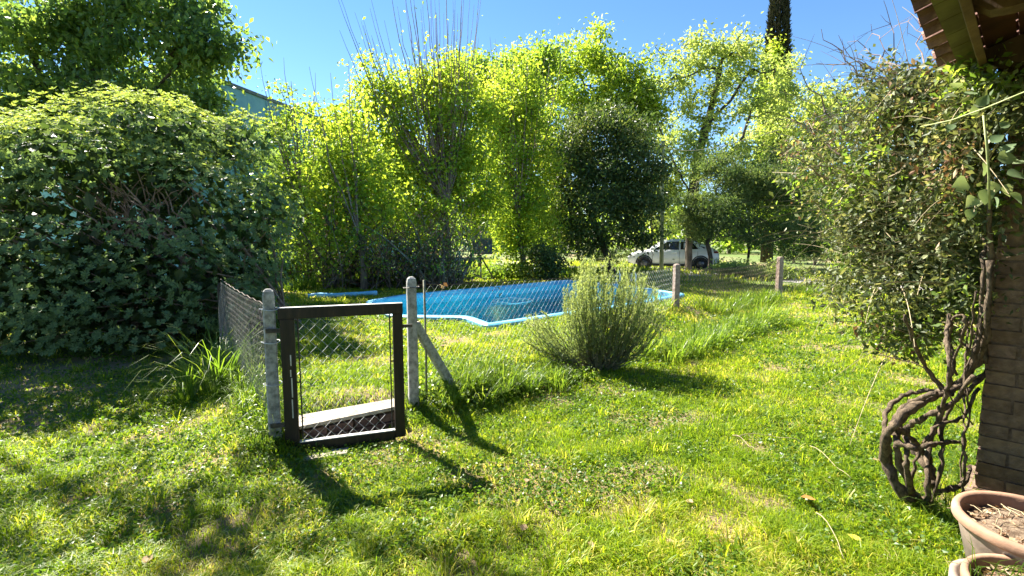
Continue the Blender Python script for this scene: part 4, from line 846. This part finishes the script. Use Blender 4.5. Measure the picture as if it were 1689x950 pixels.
# ------------------------------------------------------------------ parked car
def car():
    pc = atg(1118, 447); pc = pc + [0, .9, 0]; pc[2] = UZ(pc) + .035; t = thing('parked_car', 'white coupe style suv parked behind the conifer trunks facing left', 'car', pc)
    hd = np.array([-.94, .34]); hd /= np.linalg.norm(hd); lf = np.array([-hd[1], hd[0]]); R3 = np.array([[hd[0], lf[0], 0], [hd[1], lf[1], 0], [0, 0, 1]])   # x forward, y left, z up
    tf = lambda V: np.asarray(V, float) @ R3.T + pc
    # stations from tail (-2.2) to nose (2.2): x, half width, bottom, shoulder height, roof height, roof half width
    st = [(-2.22, .72, .42, .74, .80, .66), (-2.12, .84, .34, .98, 1.02, .62), (-1.95, .88, .30, 1.02, 1.12, .60), (-1.5, .91, .26, 1.03, 1.30, .60), (-1.0, .92, .24, 1.02, 1.47, .62), (-.4, .92, .22, 1.0, 1.575, .64), (.15, .92, .22, .98, 1.57, .64), (.62, .92, .22, .97, 1.46, .62),
          (1.02, .915, .22, .965, 1.20, .62), (1.28, .91, .24, .96, 1.02, .64), (1.7, .89, .26, .92, .96, .66), (2.02, .84, .30, .82, .85, .62), (2.2, .70, .36, .66, .68, .55)]
    V = []; 
    for (x, hw, zb, zs, zr, rw) in st:
        half = [(.55 * hw, zb), (.96 * hw, zb + .04), (hw, (zb + zs) * .5), (.985 * hw, zs - .06), (.93 * hw, zs), (rw + (.93 * hw - rw) * .12, zs + (zr - zs) * .90), (rw * .85, zr - .01), (0, zr)]
        V += [(x, y, z) for y, z in half] + [(x, -y, z) for y, z in half[-2::-1]]
    m_ = 15; V = np.array(V); Q = []; G = []
    for i in range(len(st) - 1):
        for j in range(m_ - 1):
            f_ = [i * m_ + j, i * m_ + j + 1, (i + 1) * m_ + j + 1, (i + 1) * m_ + j]
            (Q).append(f_)
        Q.append([i * m_ + m_ - 1, i * m_, (i + 1) * m_, (i + 1) * m_ + m_ - 1])
    T = [[0, k, k + 1] for k in range(1, m_ - 1)] + [[(len(st) - 1) * m_, (len(st) - 1) * m_ + k + 1, (len(st) - 1) * m_ + k] for k in range(1, m_ - 1)]
    body = MB().add(tf(V), T, Q).obj('body', M['carpaint'], t, True)
    for k in (-1, 1):      # side glass, pillars, mirrors, handles
        for name, P in (('side_window', [(.92, 1.0, 1.04), (.25, 1.03, 1.44), (-.32, 1.03, 1.46), (-.32, 1.04, 1.04)]), ('side_window', [(-.40, 1.04, 1.05), (-.40, 1.03, 1.46), (-1.0, 1.04, 1.36), (-1.25, 1.07, 1.08)]), ('quarter_window', [(-1.30, 1.07, 1.08), (-1.08, 1.05, 1.33), (-1.6, 1.08, 1.13)])):
            def sidey(x, z):
                xs = [s_[0] for s_ in st]; hw = np.interp(x, xs, [s_[1] for s_ in st]); zs = np.interp(x, xs, [s_[3] for s_ in st]); zr = np.interp(x, xs, [s_[4] for s_ in st]); rw = np.interp(x, xs, [s_[5] for s_ in st]); q = np.clip((z - zs) / max(.05, (zr - zs) * .9), 0, 1)
                return .93 * hw + (rw + (.93 * hw - rw) * .12 - .93 * hw) * q
            Vv = [(x, k * (sidey(x, z) + .012), z) for x, _, z in P] + [(x, k * (sidey(x, z) - .03), z) for x, _, z in P]; n_ = len(P)
            MB().add(tf(Vv), [[0, q, q + 1] for q in range(1, n_ - 1)] + [[n_, n_ + q + 1, n_ + q] for q in range(1, n_ - 1)], [[q, (q + 1) % n_, (q + 1) % n_ + n_, q + n_] for q in range(n_)]).obj(name, M['glass'], t)
        MB().box(tf((.95, k * 1.0, 1.08)), (.18, .2, .13), R3).obj('mirror', M['carpaint'], t, bevel=.04)
        MB().box(tf((0, k * .925, .27)), (2.3, .03, .12), R3).obj('sill_trim', M['blackplastic'], t, bevel=.01)
        for x in (-.15, -1.0): MB().box(tf((x, k * .925, .90)), (.2, .02, .03), R3).obj('door_handle', M['carpaint'], t, bevel=.008)
        for x in (.95, -.36, -1.22): MB().box(tf((x, k * .918, .64)), (.012, .016, .66), R3).obj('door_seam', M['blackplastic'], t)
        MB().box(tf((-2.06, k * .80, .93)), (.22, .16, .10), R3).obj('tail_light', M['redlens'], t, bevel=.02); MB().box(tf((2.02, k * .74, .76)), (.26, .2, .09), R3).obj('headlight', M['glass'], t, bevel=.03)
        for x in (-1.36, 1.36):
            c_ = np.array([x, k * .86, .345]); A_ = np.linspace(0, 2 * PI, 29)
            arch = MB().tube(tf(np.c_[x + .395 * np.cos(A_[:15]), np.full(15, k * .90), .345 + .395 * np.sin(A_[:15])]), .035, 6).obj('wheel_arch', M['blackplastic'], t)
            Rw = R3 @ np.array([[1, 0, 0], [0, 0, 1], [0, -1, 0.]])
            mw = MB().lathe([(.22, -.11), (.31, -.115), (.345, -.08), (.35, 0), (.345, .08), (.31, .115), (.22, .11)], (0, 0, 0), 28); mw.v = [mw.v[0] @ Rw.T + tf(c_)]; wh = mw.obj('tyre', M['rubber'], t, True)
            mr = MB().lathe([(.0, .10 * 1), (.05, .10), (.22, .085), (.23, .0), (.22, -.085), (.05, -.1), (0, -.10)], (0, 0, 0), 20)
            mr.v = [mr.v[0] @ Rw.T + tf(c_)]; mr.obj('rim', M['alloy'], wh, True)
    MB().box(tf((-2.17, 0, .44)), (.16, 1.5, .2), R3).obj('bumper', M['blackplastic'], t, bevel=.04); MB().box(tf((2.12, 0, .40)), (.14, 1.4, .18), R3).obj('bumper', M['blackplastic'], t, bevel=.04)
    MB().add(tf([(-2.0, .52, 1.1), (-2.0, -.52, 1.1), (-1.12, -.5, 1.45), (-1.12, .5, 1.45)]), None, [[0, 1, 2, 3]]).obj('rear_window', M['glass'], t)
    MB().add(tf([(.56, .56, 1.50), (.56, -.56, 1.50), (1.12, -.6, 1.15), (1.12, .6, 1.15)]), None, [[0, 1, 2, 3]]).obj('windscreen', M['glass'], t)
    MB().box(tf((-2.21, 0, .60)), (.03, .42, .11), R3).obj('number_plate', M['gatetrim'], t)
car()

# ------------------------------------------------------------------ veranda corner: brick pillar, eave, rafters, tiles
ev = np.array([.73, .684]); ev /= np.linalg.norm(ev); nv = np.array([ev[1], -ev[0]])
def pillar():
    c0 = at(1604, 822, 0.0)[:2]; t = thing('brick_pillar', 'brown brick pillar carrying the veranda roof at the right edge', 'pillar', (*c0, 0)); W, D = .56, .40; H = 2.42; ch = .082; bh = .074
    R = np.array([[nv[0], ev[0], 0], [nv[1], ev[1], 0], [0, 0, 1]])
    P = lambda u, v, z: np.array([*(c0 + nv * u + ev * v), z])
    MB().box(P(W / 2, D / 2, H / 2 - .1), (W - .024, D - .024, H + .2), R).obj('mortar_core', M['mortar'], t)
    shapes = {}
    for k in range(int((H) / ch)):
        z = k * ch + ch / 2 + .0
        lay = [(0, .27, 0, .125), (.28, .56, 0, .125), (0, .27, .275, .40), (.28, .56, .275, .40), (0, .125, .135, .265), (.435, .56, .135, .265)] if k % 2 == 0 else [(0, .125, 0, .27), (.135, .425, 0, .125), (.435, .56, 0, .27), (.135, .425, .275, .40), (0, .125, .28, .40), (.435, .56, .28, .40)]
        for (u0, u1, v0, v1) in lay:
            key = (round(u1 - u0, 3), round(v1 - v0, 3), int(RNG.integers(0, 3)))
            if key not in shapes:
                b_ = MB().box((0, 0, 0), (key[0], key[1], bh)); b_.v[0] = b_.v[0] + RNG.normal(size=(8, 3)) * .0035; shapes[key] = b_.mesh('brick', M['brick'])
            o = bpy.data.objects.new('brick', shapes[key]); COL.objects.link(o); o.parent = t
            p_ = P((u0 + u1) / 2, (v0 + v1) / 2, z) - np.array(t.location) + np.array([RNG.normal() * .002, RNG.normal() * .002, 0]); o.location = p_; o.rotation_euler = (0, 0, math.atan2(nv[1], nv[0]) + RNG.normal() * .006)
    MB().box(P(W / 2, D / 2, -.02), (W + .1, D + .1, .16), R).obj('plinth', M['mortar'], t, bevel=.01)
pillar()
def eave():
    # frame: a along the eave towards the camera, b inwards, z up with the slope
    O = atd(1588, 168, 3.40); O2 = O[:2]; z0 = O[2]; sl = .30
    t = thing('veranda_roof', 'tiled veranda roof with brown rafters and a carved rafter end, upper right corner', 'roof', O)
    A = -ev; B = nv; Rz = lambda a, b, dz=0: np.array([*(O2 + A * a + B * b), z0 + sl * b + dz])
    ca = math.cos(math.atan(sl)); sa = math.sin(math.atan(sl)); bs = np.array([B[0] * ca, B[1] * ca, sa]); up = np.array([-B[0] * sa, -B[1] * sa, ca]); RM = np.stack([np.array([A[0], A[1], 0]), bs, up], 1)
    Lr, Dr = 6.0, 3.6
    # soffit planks above the rafters: short olive boards at the overhang, dark boards inside
    n_ = 24
    for k in range(int(Lr / .235)):
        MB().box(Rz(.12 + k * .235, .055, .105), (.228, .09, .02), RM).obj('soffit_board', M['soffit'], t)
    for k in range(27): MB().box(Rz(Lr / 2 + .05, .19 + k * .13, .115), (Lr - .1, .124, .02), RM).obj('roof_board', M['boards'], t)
    MB().box(Rz(Lr / 2, .12, .045), (Lr, .035, .12), RM).obj('fascia', M['fascia'], t, bevel=.004)
    MB().box(Rz(.02, Dr / 2 + .1, .05), (.045, Dr, .14), RM).obj('fascia', M['fascia'], t, bevel=.004)
    # tiles: cover tiles running up the slope, their ends stepping along the eave
    nt_ = int(Lr / .2)
    mt = {}
    for r in range(3):
        for k in range(nt_):
            cA = np.linspace(0, PI, 7); key = r > 0
            if key not in mt:
                V = []; 
                for (bb, rr, zz) in ((-.03, .098, 0), (.42, .082, .02)):
                    for th in (.0, .014): V += [(-(rr - th) * math.cos(q), bb, (rr - th) * .75 * math.sin(q) + zz) for q in cA]
                V = np.array(V); Q = []
                for j in range(6): Q += [[j, j + 1, 14 + j + 1, 14 + j], [7 + j + 1, 7 + j, 21 + j, 21 + j + 1], [j + 1, j, 7 + j, 7 + j + 1], [14 + j, 14 + j + 1, 21 + j + 1, 21 + j]]
                mt[key] = MB().add(V, None, Q).mesh('roof_tile', M['tile'])
            o = bpy.data.objects.new('roof_tile', mt[key]); COL.objects.link(o); o.parent = t
            p_ = Rz(.1 + k * .2 + RNG.normal() * .006, -.03 + r * .36 + RNG.normal() * .012, .125 + .006 * r); Mx = Matrix([[*RM[0], 0], [*RM[1], 0], [*RM[2], 0], [0, 0, 0, 1]]); Mx.translation = Vector(p_ - np.array(t.location)); o.matrix_local = Mx
    MB().box(Rz(Lr / 2, Dr / 2 + .35, .150), (Lr, Dr - .1, .03), RM).obj('roof_deck', M['tile'], t)
    # rafters with carved ends and the beam
    for k, a in enumerate((.62, 1.55, 2.5, 3.45, 4.4)):
        prof = [(.15, .04), (.19, -.02), (.25, -.045), (.33, -.06), (.44, -.12), (.53, -.20), (.61, -.235), (.73, -.24), (.73, -.20), (3.5, -.20), (3.5, .09), (.15, .09)]
        V = [Rz(a - .05, b_, 0) + up * z_ for b_, z_ in prof] + [Rz(a + .05, b_, 0) + up * z_ for b_, z_ in prof]; m_ = len(prof); c0 = sum(V[:m_]) / m_ ; 
        me = bpy.data.meshes.new('rafter'); me.from_pydata([tuple(v) for v in V], [], [list(range(m_))[::-1], list(range(m_, 2 * m_))] + [[q, (q + 1) % m_, (q + 1) % m_ + m_, q + m_] for q in range(m_)]); me.materials.append(M['rafter'])
        o = bpy.data.objects.new('rafter', me); COL.objects.link(o); o.parent = t; o.matrix_parent_inverse = Matrix.Translation(-t.location)
    MB().box(Rz(3.0, .62, 0) * [1, 1, 0] + [0, 0, 2.52], (6.0, .16, .17), np.array([[A[0], B[0], 0], [A[1], B[1], 0], [0, 0, 1]])).obj('beam', M['rafter'], t, bevel=.006)
    MB().box(Rz(.12, .62, 0) * [1, 1, 0] + [0, 0, 2.50], (.12, .12, .36), np.array([[A[0], B[0], 0], [A[1], B[1], 0], [0, 0, 1]])).obj('king_post', M['rafter'], t, bevel=.006)
    # dark gable boarding put in for the shade between end beam and roof
    RB = np.array([[A[0], B[0], 0], [A[1], B[1], 0], [0, 0, 1]])
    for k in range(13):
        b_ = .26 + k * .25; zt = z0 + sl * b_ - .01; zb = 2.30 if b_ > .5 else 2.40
        MB().box(Rz(.20, b_, 0) * [1, 1, 0] + [0, 0, (zt + zb) / 2], (.03, .244, zt - zb), RB).obj('dark_gable_infill', M['boards'], t)
    MB().box(Rz(.20, 1.85, 0) * [1, 1, 0] + [0, 0, 2.36], (.12, 3.3, .14), RB).obj('beam', M['rafter'], t, bevel=.006)
    # house wall inside the veranda, out of view, added to darken it
    wl = thing('unseen_house_wall', 'unseen brick house wall added to darken the space under the veranda roof', 'wall', Rz(3, 3.2) * [1, 1, 0])
    MB().box(Rz(2.6, 3.3, 0) * [1, 1, 0] + [0, 0, 1.55], (7.5, .2, 3.3), np.array([[A[0], B[0], 0], [A[1], B[1], 0], [0, 0, 1]])).obj('wall', M['brick'], wl)
eave()

# ------------------------------------------------------------------ pots
def pot(label, c_, R_, H_, soilz, mat_in='soil'):
    t = thing('terracotta_pot', label, 'plant pot', c_); c_ = np.array(c_)
    MB().lathe([(0, 0), (R_ * .70, 0), (R_ * .93, H_ * .86), (R_ * .94, H_ * .88)], c_, 40).obj('pot_wall', M['potwall'], t, True)
    MB().lathe([(R_ * .92, H_ * .86), (R_ * .98, H_ * .87), (R_ * 1.0, H_ * .89), (R_ * 1.0, H_ * .96), (R_ * .98, H_), (R_ * .91, H_), (R_ * .885, H_ * .97), (R_ * .86, H_ * .6)], c_, 40).obj('pot_rim', M['terracotta'], t, True)
    n_ = 26; q = np.linspace(-1, 1, n_); gx, gy = np.meshgrid(q, q); k = np.maximum(np.hypot(gx, gy), 1e-6); f_ = np.maximum(abs(gx), abs(gy)) / k; X = gx * f_ * R_ * .88; Yy = gy * f_ * R_ * .88
    Z = soilz + .03 * (fbm(X + c_[0], Yy, 9, 3) - .5) + .02 * (1 - (X ** 2 + Yy ** 2) / R_ ** 2); i, j = np.meshgrid(np.arange(n_ - 1), np.arange(n_ - 1)); a_ = j * n_ + i
    MB().add(np.stack([X, Yy, Z], -1).reshape(-1, 3) + c_, None, np.stack([a_, a_ + 1, a_ + n_ + 1, a_ + n_], -1).reshape(-1, 4)).obj('soil', M['soil'], t, True)
    ml, ms_ = MB(), MB(); m_ = 260; A_ = 2 * PI * RNG.random(m_); r_ = R_ * .8 * np.sqrt(RNG.random(m_)); P_ = np.c_[r_ * np.cos(A_), r_ * np.sin(A_), np.full(m_, soilz + .018)] + c_
    leaves(ml, P_, .024, 1.5, .8, .1); ml.obj('debris', M['dryleaf'], t, kind='stuff')
    for q in range(16):
        p0 = P_[q] + [0, 0, .012]; a_ = RNG.random() * 6.3; ms_.tube([p0, p0 + [.05 * math.cos(a_), .05 * math.sin(a_), .006], p0 + [.1 * math.cos(a_ + .3), .1 * math.sin(a_ + .3), .0]], .002, 4)
    ms_.obj('twigs', M['palestem'], t, kind='stuff'); return t
pc1 = at(1722, 866, .36); pot('large terracotta pot of dry soil against the foot of the brick pillar', (pc1[0], pc1[1], -.0), .30, .36, .295)
pc2 = at(1726, 974, .30); pot('smaller clay pot with grass growing in it in the bottom right corner', (pc2[0], pc2[1], -.0), .235, .29, .24)
MB().lathe([(0, 0), (.15, 0), (.17, .13), (.185, .14), (.185, .19), (.16, .19), (.15, .12), (0, .12)], at(1662, 1004, .1) * [1, 1, 0], 28).obj('clay_bowl', M['potwall'], None, True, 'low grey clay bowl at the bottom edge in front of the smaller pot', None, 'bowl')

# ------------------------------------------------------------------ grass
EXC = [POOL]
def blades(mb, P, H_, W_, lean, rnd, curl=.35):
    n_ = len(P); a_ = RNG.random(n_) * 2 * PI; d_ = np.c_[np.cos(a_), np.sin(a_), np.zeros(n_)]; b_ = RNG.random(n_) * 2 * PI; s_ = np.c_[np.cos(b_), np.sin(b_), np.zeros(n_)]
    H_ = H_[:, None]; W_ = W_[:, None]; lean = lean[:, None]
    m_ = P + d_ * H_ * lean * .4 + [0, 0, 1] * H_ * .58 * np.sqrt(1 - np.minimum(lean, .9) ** 2 * .5); t_ = P + d_ * H_ * (lean * 1.0 + curl * lean) + [0, 0, 1] * H_ * np.maximum(.15, 1 - .7 * lean)
    V = np.stack([P - s_ * W_ * .5, P + s_ * W_ * .5, m_ + s_ * W_ * .42, m_ - s_ * W_ * .42, t_], 1).reshape(-1, 3); b0 = np.arange(n_)[:, None] * 5
    mb.add(V, b0 + [3, 2, 4], b0 + [0, 1, 2, 3], rnd, rnd)
def grass():
    n_ = 450000; az = (RNG.random(n_) * 2 - 1) * math.radians(50); r_ = np.exp(math.log(1.75) + RNG.random(n_) * (math.log(19) - math.log(1.75))); wide = RNG.random(n_) < .14; az = np.where(wide, np.where(RNG.random(n_) < .5, -1, 1) * np.radians(50 + 28 * RNG.random(n_)), az)
    close = RNG.random(n_) < .02; r_ = np.where(close, .7 + 1.1 * RNG.random(n_), r_); x = r_ * np.sin(az); y = r_ * np.cos(az)
    keep = ~inside_poly(x, y, POOL) & ~on_road(x, y)
    sl = np.array([c0 - ge * .02, c1 + ge * .0, c1 + dd * .8, c0 + dd]); keep &= ~inside_poly(x, y, sl)
    keep &= np.hypot(x - pc1[0], y - pc1[1]) > .28; keep &= np.hypot(x - pc2[0], y - pc2[1]) > .22
    dr = dryness(x, y); keep &= RNG.random(n_) > dr * .5
    shr = sstep(.0, 1, ((x + 5.6) / 3.0) ** 2 + ((y - 8.0) / 2.2) ** 2 - .6); keep &= RNG.random(n_) < .15 + .85 * shr
    x, y, r_, dr = x[keep], y[keep], r_[keep], dr[keep]; n_ = len(x)
    clump = fbm(x, y, 3.2, 41); fine = vnoise(x, y, 14, 43); big = fbm(x, y, .8, 47)
    H_ = (.036 + .06 * clump * (.5 + fine)) * (.7 + .6 * RNG.random(n_)) * (1 - .35 * dr) * (1 + .25 * sstep(5, 14, r_)); H_ *= (1 + .5 * sstep(.62, .75, big)) * (.62 + .8 * vnoise(x, y, 7.5, 83))
    W_ = (.0034 + .0040 * RNG.random(n_) ** 1.5) * np.maximum(1, r_ / 3.4); lean = .25 + .6 * RNG.random(n_)
    hue = np.clip(.0 + .60 * RNG.random(n_) ** 1.2 + .25 * (vnoise(x, y, 6, 71) - .5) + .45 * (big - .35) + .12 * sstep(4, 9, y) + .38 * dr * RNG.random(n_) + .35 * (RNG.random(n_) < .06), 0, 1)
    mb = MB(); blades(mb, np.c_[x, y, ground_z(x, y) - .004], H_, W_, lean, hue); mb.obj('lawn_grass', M['blade'], None, kind='stuff')
    # clover and broad low leaves between the blades
    n_ = 80000; az = (RNG.random(n_) * 2 - 1) * math.radians(50); r_ = np.exp(math.log(1.75) + RNG.random(n_) * (math.log(11) - math.log(1.75))); x = r_ * np.sin(az); y = r_ * np.cos(az)
    keep = (fbm(x, y, 2.0, 61) > .47) & ~inside_poly(x, y, POOL) & ~inside_poly(x, y, sl); x, y, r_ = x[keep], y[keep], r_[keep]; ml = MB()
    leaves(ml, np.c_[x, y, ground_z(x, y) + .018 + .03 * RNG.random(len(x))], .015 + .0028 * r_, 1.0, .85, .1, rnd=RNG.random(len(x)) * .5); ml.obj('clover', M['weed'], None, kind='stuff')
grass()
def tufts(name, spots, nb, h, wdt, spread, mat='weed', lean=(.2, .85), hv=.4):
    """long arching blades in tufts; spots = (x, y, scale)"""
    mb = MB()
    for (x, y, sc) in spots:
        n_ = int(nb * sc); A_ = RNG.random(n_) * 2 * PI; q = spread * sc * np.sqrt(RNG.random(n_)); px, py = x + q * np.cos(A_), y + q * np.sin(A_); P0 = np.c_[px, py, ground_z(px, py) - .01]
        if POOL is not None: k = ~inside_poly(px, py, POOL); P0 = P0[k]; A_ = A_[k]; n_ = len(P0)
        Hh = (h * sc * (1 - hv + 2 * hv * RNG.random(n_)))[:, None]; le = (lean[0] + (lean[1] - lean[0]) * RNG.random(n_) ** 1.3)[:, None]; az = A_ + RNG.normal(size=n_) * .8; d_ = np.c_[np.cos(az), np.sin(az), np.zeros(n_)]; s_ = np.c_[-np.sin(az), np.cos(az), np.zeros(n_)]
        Wd = (wdt * (.6 + .8 * RNG.random(n_)))[:, None]; rings = []
        for tq, wq in ((0, .7), (.3, 1), (.6, .8), (.85, .45)):
            c_ = P0 + d_ * Hh * le * tq ** 1.7 + [0, 0, 1] * Hh * (tq - .55 * le * tq ** 2.4); rings += [c_ - s_ * Wd * wq * .5, c_ + s_ * Wd * wq * .5]
        tip = P0 + d_ * Hh * le * 1.08 + [0, 0, 1] * Hh * (1 - .72 * le); V = np.stack(rings + [tip], 1).reshape(-1, 3); b0 = np.arange(n_)[:, None] * 9
        r_ = np.clip(RNG.random(n_) * .7 + .3 * RNG.random(), 0, 1); Q = np.hstack([b0 + [0, 1, 3, 2], b0 + [2, 3, 5, 4], b0 + [4, 5, 7, 6]]).reshape(-1, 4); mb.add(V, b0 + [6, 7, 8], Q, r_, np.repeat(r_, 3))
    return mb.obj(name, M[mat], None, kind='stuff')
def along(pts, n_, jit, lo, hi):
    pts = np.array([p_[:2] for p_ in pts]); sg = np.linalg.norm(np.diff(pts, axis=0), axis=1); cs = np.r_[0, np.cumsum(sg)]; u = RNG.random(n_) * cs[-1]
    return [(np.interp(q, cs, pts[:, 0]) + RNG.normal() * jit, np.interp(q, cs, pts[:, 1]) + RNG.normal() * jit, lo + (hi - lo) * RNG.random()) for q in u]
line = [P2 + (.12, -.05), P2 + (.5, .45), at(880, 640), at(950, 630)]
tufts('fence_line_grass', along(line, 46, .09, .5, 1.0), 75, .30, .006, .10)
tufts('fence_line_grass', along([at(1050, 600), at(1150, 575), at(1230, 545), at(1290, 530)], 50, .16, .6, 1.1), 75, .36, .008, .15)
tufts('fence_line_grass', along([P3, P3 + (.9, .3), P4, (11, 16)], 50, .2, .6, 1.1), 60, .34, .012, .2)
tufts('fence_line_grass', along([P1 + (-.05, .05), P1 + (-.35, .45), LE, LE + (-.3, .4)], 30, .10, .5, .9), 70, .36, .007, .13)
tufts('gate_side_grass', along([P1 + (.1, -.12), P1 + (.0, -.1), P1 + (-.3, .1)], 9, .06, .4, .7), 60, .22, .005, .07)
sp = []
for k in range(340):
    a_ = math.radians((RNG.random() * 2 - 1) * 48); r_ = math.exp(math.log(1.8) + RNG.random() * (math.log(9) - math.log(1.8))); q = (r_ * math.sin(a_), r_ * math.cos(a_))
    if math.hypot(q[0] - pc1[0], q[1] - pc1[1]) > .45 and not inside_poly(q[0], q[1], POOL) and np.hypot(*(np.array(q) - (P1 + P2) / 2)) > .75: sp.append((*q, .55 + .7 * RNG.random()))
tufts('coarse_lawn_grass', sp, 34, .115, .0062, .06, 'blade', lean=(.3, 1.0))
# the long arching grass left of the gate
tufts('arching_grass', [(*atg(335, 648)[:2], 1.0), (*atg(365, 650)[:2], 1.1), (*atg(310, 665)[:2], .7)], 70, .78, .009, .10, lean=(.35, 1.0), hv=.3)
tufts('arching_grass', [(*atg(835, 655)[:2], 1.0), (*atg(870, 648)[:2], .9), (*atg(800, 668)[:2], .8)], 60, .42, .008, .10, lean=(.4, 1.0))
tufts('arching_grass', [(*at(1140, 588)[:2], 1.1), (*at(1175, 575)[:2], 1.0), (*at(1250, 540)[:2], 1.2), (*at(1110, 600)[:2], .8)], 85, .52, .010, .16, lean=(.3, 1.0))
tufts('pool_bank_weeds', along([at(470, 478, .2), at(640, 468, .2), at(760, 460, .2), at(900, 452, .2), at(1060, 447, .2)], 120, .5, .7, 1.3), 50, .42, .022, .38)
tufts('field_grass', along([(4, 17), (9, 17.5)], 30, .5, .6, 1), 50, .25, .02, .4)
tufts('field_grass', [((RNG.random() * 2 - 1) * 14, 17 + 16 * RNG.random(), 1) for k in range(420)], 34, .30, .035, .7, 'blade')
tufts('vine_foot_grass', [(*at(1560, 850)[:2], .8), (*at(1500, 845)[:2], .6), (*at(1590, 872)[:2], .9), (*at(1545, 880)[:2], .6), (*at(1600, 800)[:2], .8)], 55, .26, .005, .09, lean=(.3, 1))
def pot_grass():
    mb = MB(); n_ = 90; A_ = RNG.random(n_) * 6.28; q = .15 * np.sqrt(RNG.random(n_)); P = np.c_[pc2[0] - .05 + q * np.cos(A_), pc2[1] + .04 + q * np.sin(A_), np.full(n_, .235)]; blades(mb, P, .08 + .13 * RNG.random(n_), np.full(n_, .0045), .2 + .7 * RNG.random(n_), RNG.random(n_) * .5)
    mb.obj('potted_grass', M['weed'], None, kind='stuff')
pot_grass()
# weeds hugging the embankment under the fence
def bank():
    ml = MB(); S_ = along([P2 + (.15, 0), P2 + (.5, .4), at(880, 640), at(960, 625)], 3200, .13, 0, 1); x = np.array([s_[0] for s_ in S_]); y = np.array([s_[1] for s_ in S_]); leaves(ml, np.c_[x, y, ground_z(x, y) + .16 * RNG.random(len(x))], .035, .7, .7, .2)
    S_ = along([at(1050, 600), at(1150, 575), at(1290, 530)], 3000, .2, 0, 1); x = np.array([s_[0] for s_ in S_]); y = np.array([s_[1] for s_ in S_]); leaves(ml, np.c_[x, y, ground_z(x, y) + .22 * RNG.random(len(x))], .045, .7, .7, .2)
    S_ = along([P1 + (-.05, 0), P1 + (-.4, .6)], 1800, .1, 0, 1); x = np.array([s_[0] for s_ in S_]); y = np.array([s_[1] for s_ in S_]); leaves(ml, np.c_[x, y, ground_z(x, y) + .14 * RNG.random(len(x))], .026, .7, .7, .2)
    S_ = along([at(860, 543, .2), at(760, 532, .2), at(660, 530, .2), at(1080, 500, .2), at(1140, 490, .2)], 1500, .06, 0, 1); x = np.array([s_[0] for s_ in S_]); y = np.array([s_[1] for s_ in S_]); k = ~inside_poly(x, y, POOL); x, y = x[k], y[k]; leaves(ml, np.c_[x, y, ground_z(x, y) + .05 * RNG.random(len(x))], .04, .7, .7, .2)
    ml.obj('bank_weeds', M['weed'], None, kind='stuff')
bank()

# ------------------------------------------------------------------ litter on the lawn
def fallen(px, py, s_, mat, label, lift=.05):
    p_ = atg(px, py) + [0, 0, lift]; mb = MB(); a_ = RNG.random() * 6.28; d_ = np.array([math.cos(a_), math.sin(a_), .15]); sd_ = np.array([-math.sin(a_), math.cos(a_), .1]); pr = [(0, .03), (.25, .34), (.55, .40), (.8, .2), (1, 0)]; V = []
    for u_, v_ in pr:
        cc = p_ + d_ * s_ * (u_ - .5) + [0, 0, s_ * .25 * (u_ - .5) ** 2]; V += [cc - sd_ * s_ * v_ + [0, 0, s_ * v_ * .35], cc, cc + sd_ * s_ * v_ + [0, 0, s_ * v_ * .35]]
    return mb.add(V, None, [[3 * i + j, 3 * i + j + 1, 3 * i + j + 4, 3 * i + j + 3] for i in range(4) for j in (0, 1)], None, .7).obj('fallen_leaf', M[mat], None, True, label, None, 'leaf')
fallen(1332, 836, .085, 'orangeleaf', 'orange fallen leaf on the lawn left of the twisted stems'); fallen(1408, 903, .07, 'yellowleaf', 'bright yellow leaf on the grass in front of the pots')
for (x, y, s_, lab) in ((864, 882, .055, 'dry pale leaf on the lawn, the largest near the middle of the bottom edge'), (975, 910, .045, 'small curled pale leaf near the bottom edge below the rosemary'), (740, 888, .045, 'small dry leaf on the lawn in front of the gate shadow'), (245, 935, .06, 'pale leaf at the bottom edge on the shaded left lawn'),
                        (1137, 838, .05, 'dry beige leaf on the sunlit grass left of the orange leaf'), (1105, 905, .045, 'dull brown leaf near the bottom edge left of the dry stalk'), (868, 802, .04, 'tiny pale leaf on the thin grass patch right of the gate shadow'), (1445, 768, .055, 'beige leaf just left of the twisted stems'), (905, 705, .04, 'small pale leaf on the lawn in front of the fence line grass')):
    fallen(x, y, s_, 'dryleaf', lab, .04)
for (pp, lab) in ((((1208, 730), (1252, 757)), 'short straw coloured twig lying on the lawn at the left of the litter patch'), (((1215, 732), (1270, 728), (1330, 742)), 'thin curved twig lying across the bare patch on the lawn'), (((1335, 748), (1372, 778), (1410, 806)), 'long straight straw coloured twig right of the bare patch'), (((1345, 862), (1375, 905), (1400, 945)), 'thin dry stalk in the grass near the bottom edge')):
    P = np.array([atg(*q) for q in pp]); kk = np.linspace(0, 1, 9); P = np.stack([np.interp(kk, np.linspace(0, 1, len(P)), P[:, j]) for j in range(3)], 1) + np.c_[.02 * np.sin(kk * 5), .012 * np.sin(kk * 8), .06 + .012 * np.sin(kk * 9)]; MB().tube(P, np.linspace(.003, .0014, len(P)), 5).obj('fallen_twig', M['palestem'], None, True, lab, None, 'twig')
q_ = S1 + (P3 - P2) * .035; t = thing('dead_leaf_bunch', 'small bunch of dead brown leaves caught on the fence wire', 'dead leaves', (*q_, 1.18))
for k in range(5): ml = MB(); leaves(ml, np.array([[q_[0], q_[1], 1.18]]) + RNG.normal(size=(1, 3)) * .012, .04, .2, .8, .2); ml.obj('leaf', M['dryleaf'], t)
g_ = atg(735, 575); MB().box(g_ + [0, 0, .02], (.12, .08, .05), r=.5).obj('broken_brick', M['brickstep'], None, False, 'small broken brick on the bare patch beyond the brace', None, 'brick', bevel=.01)
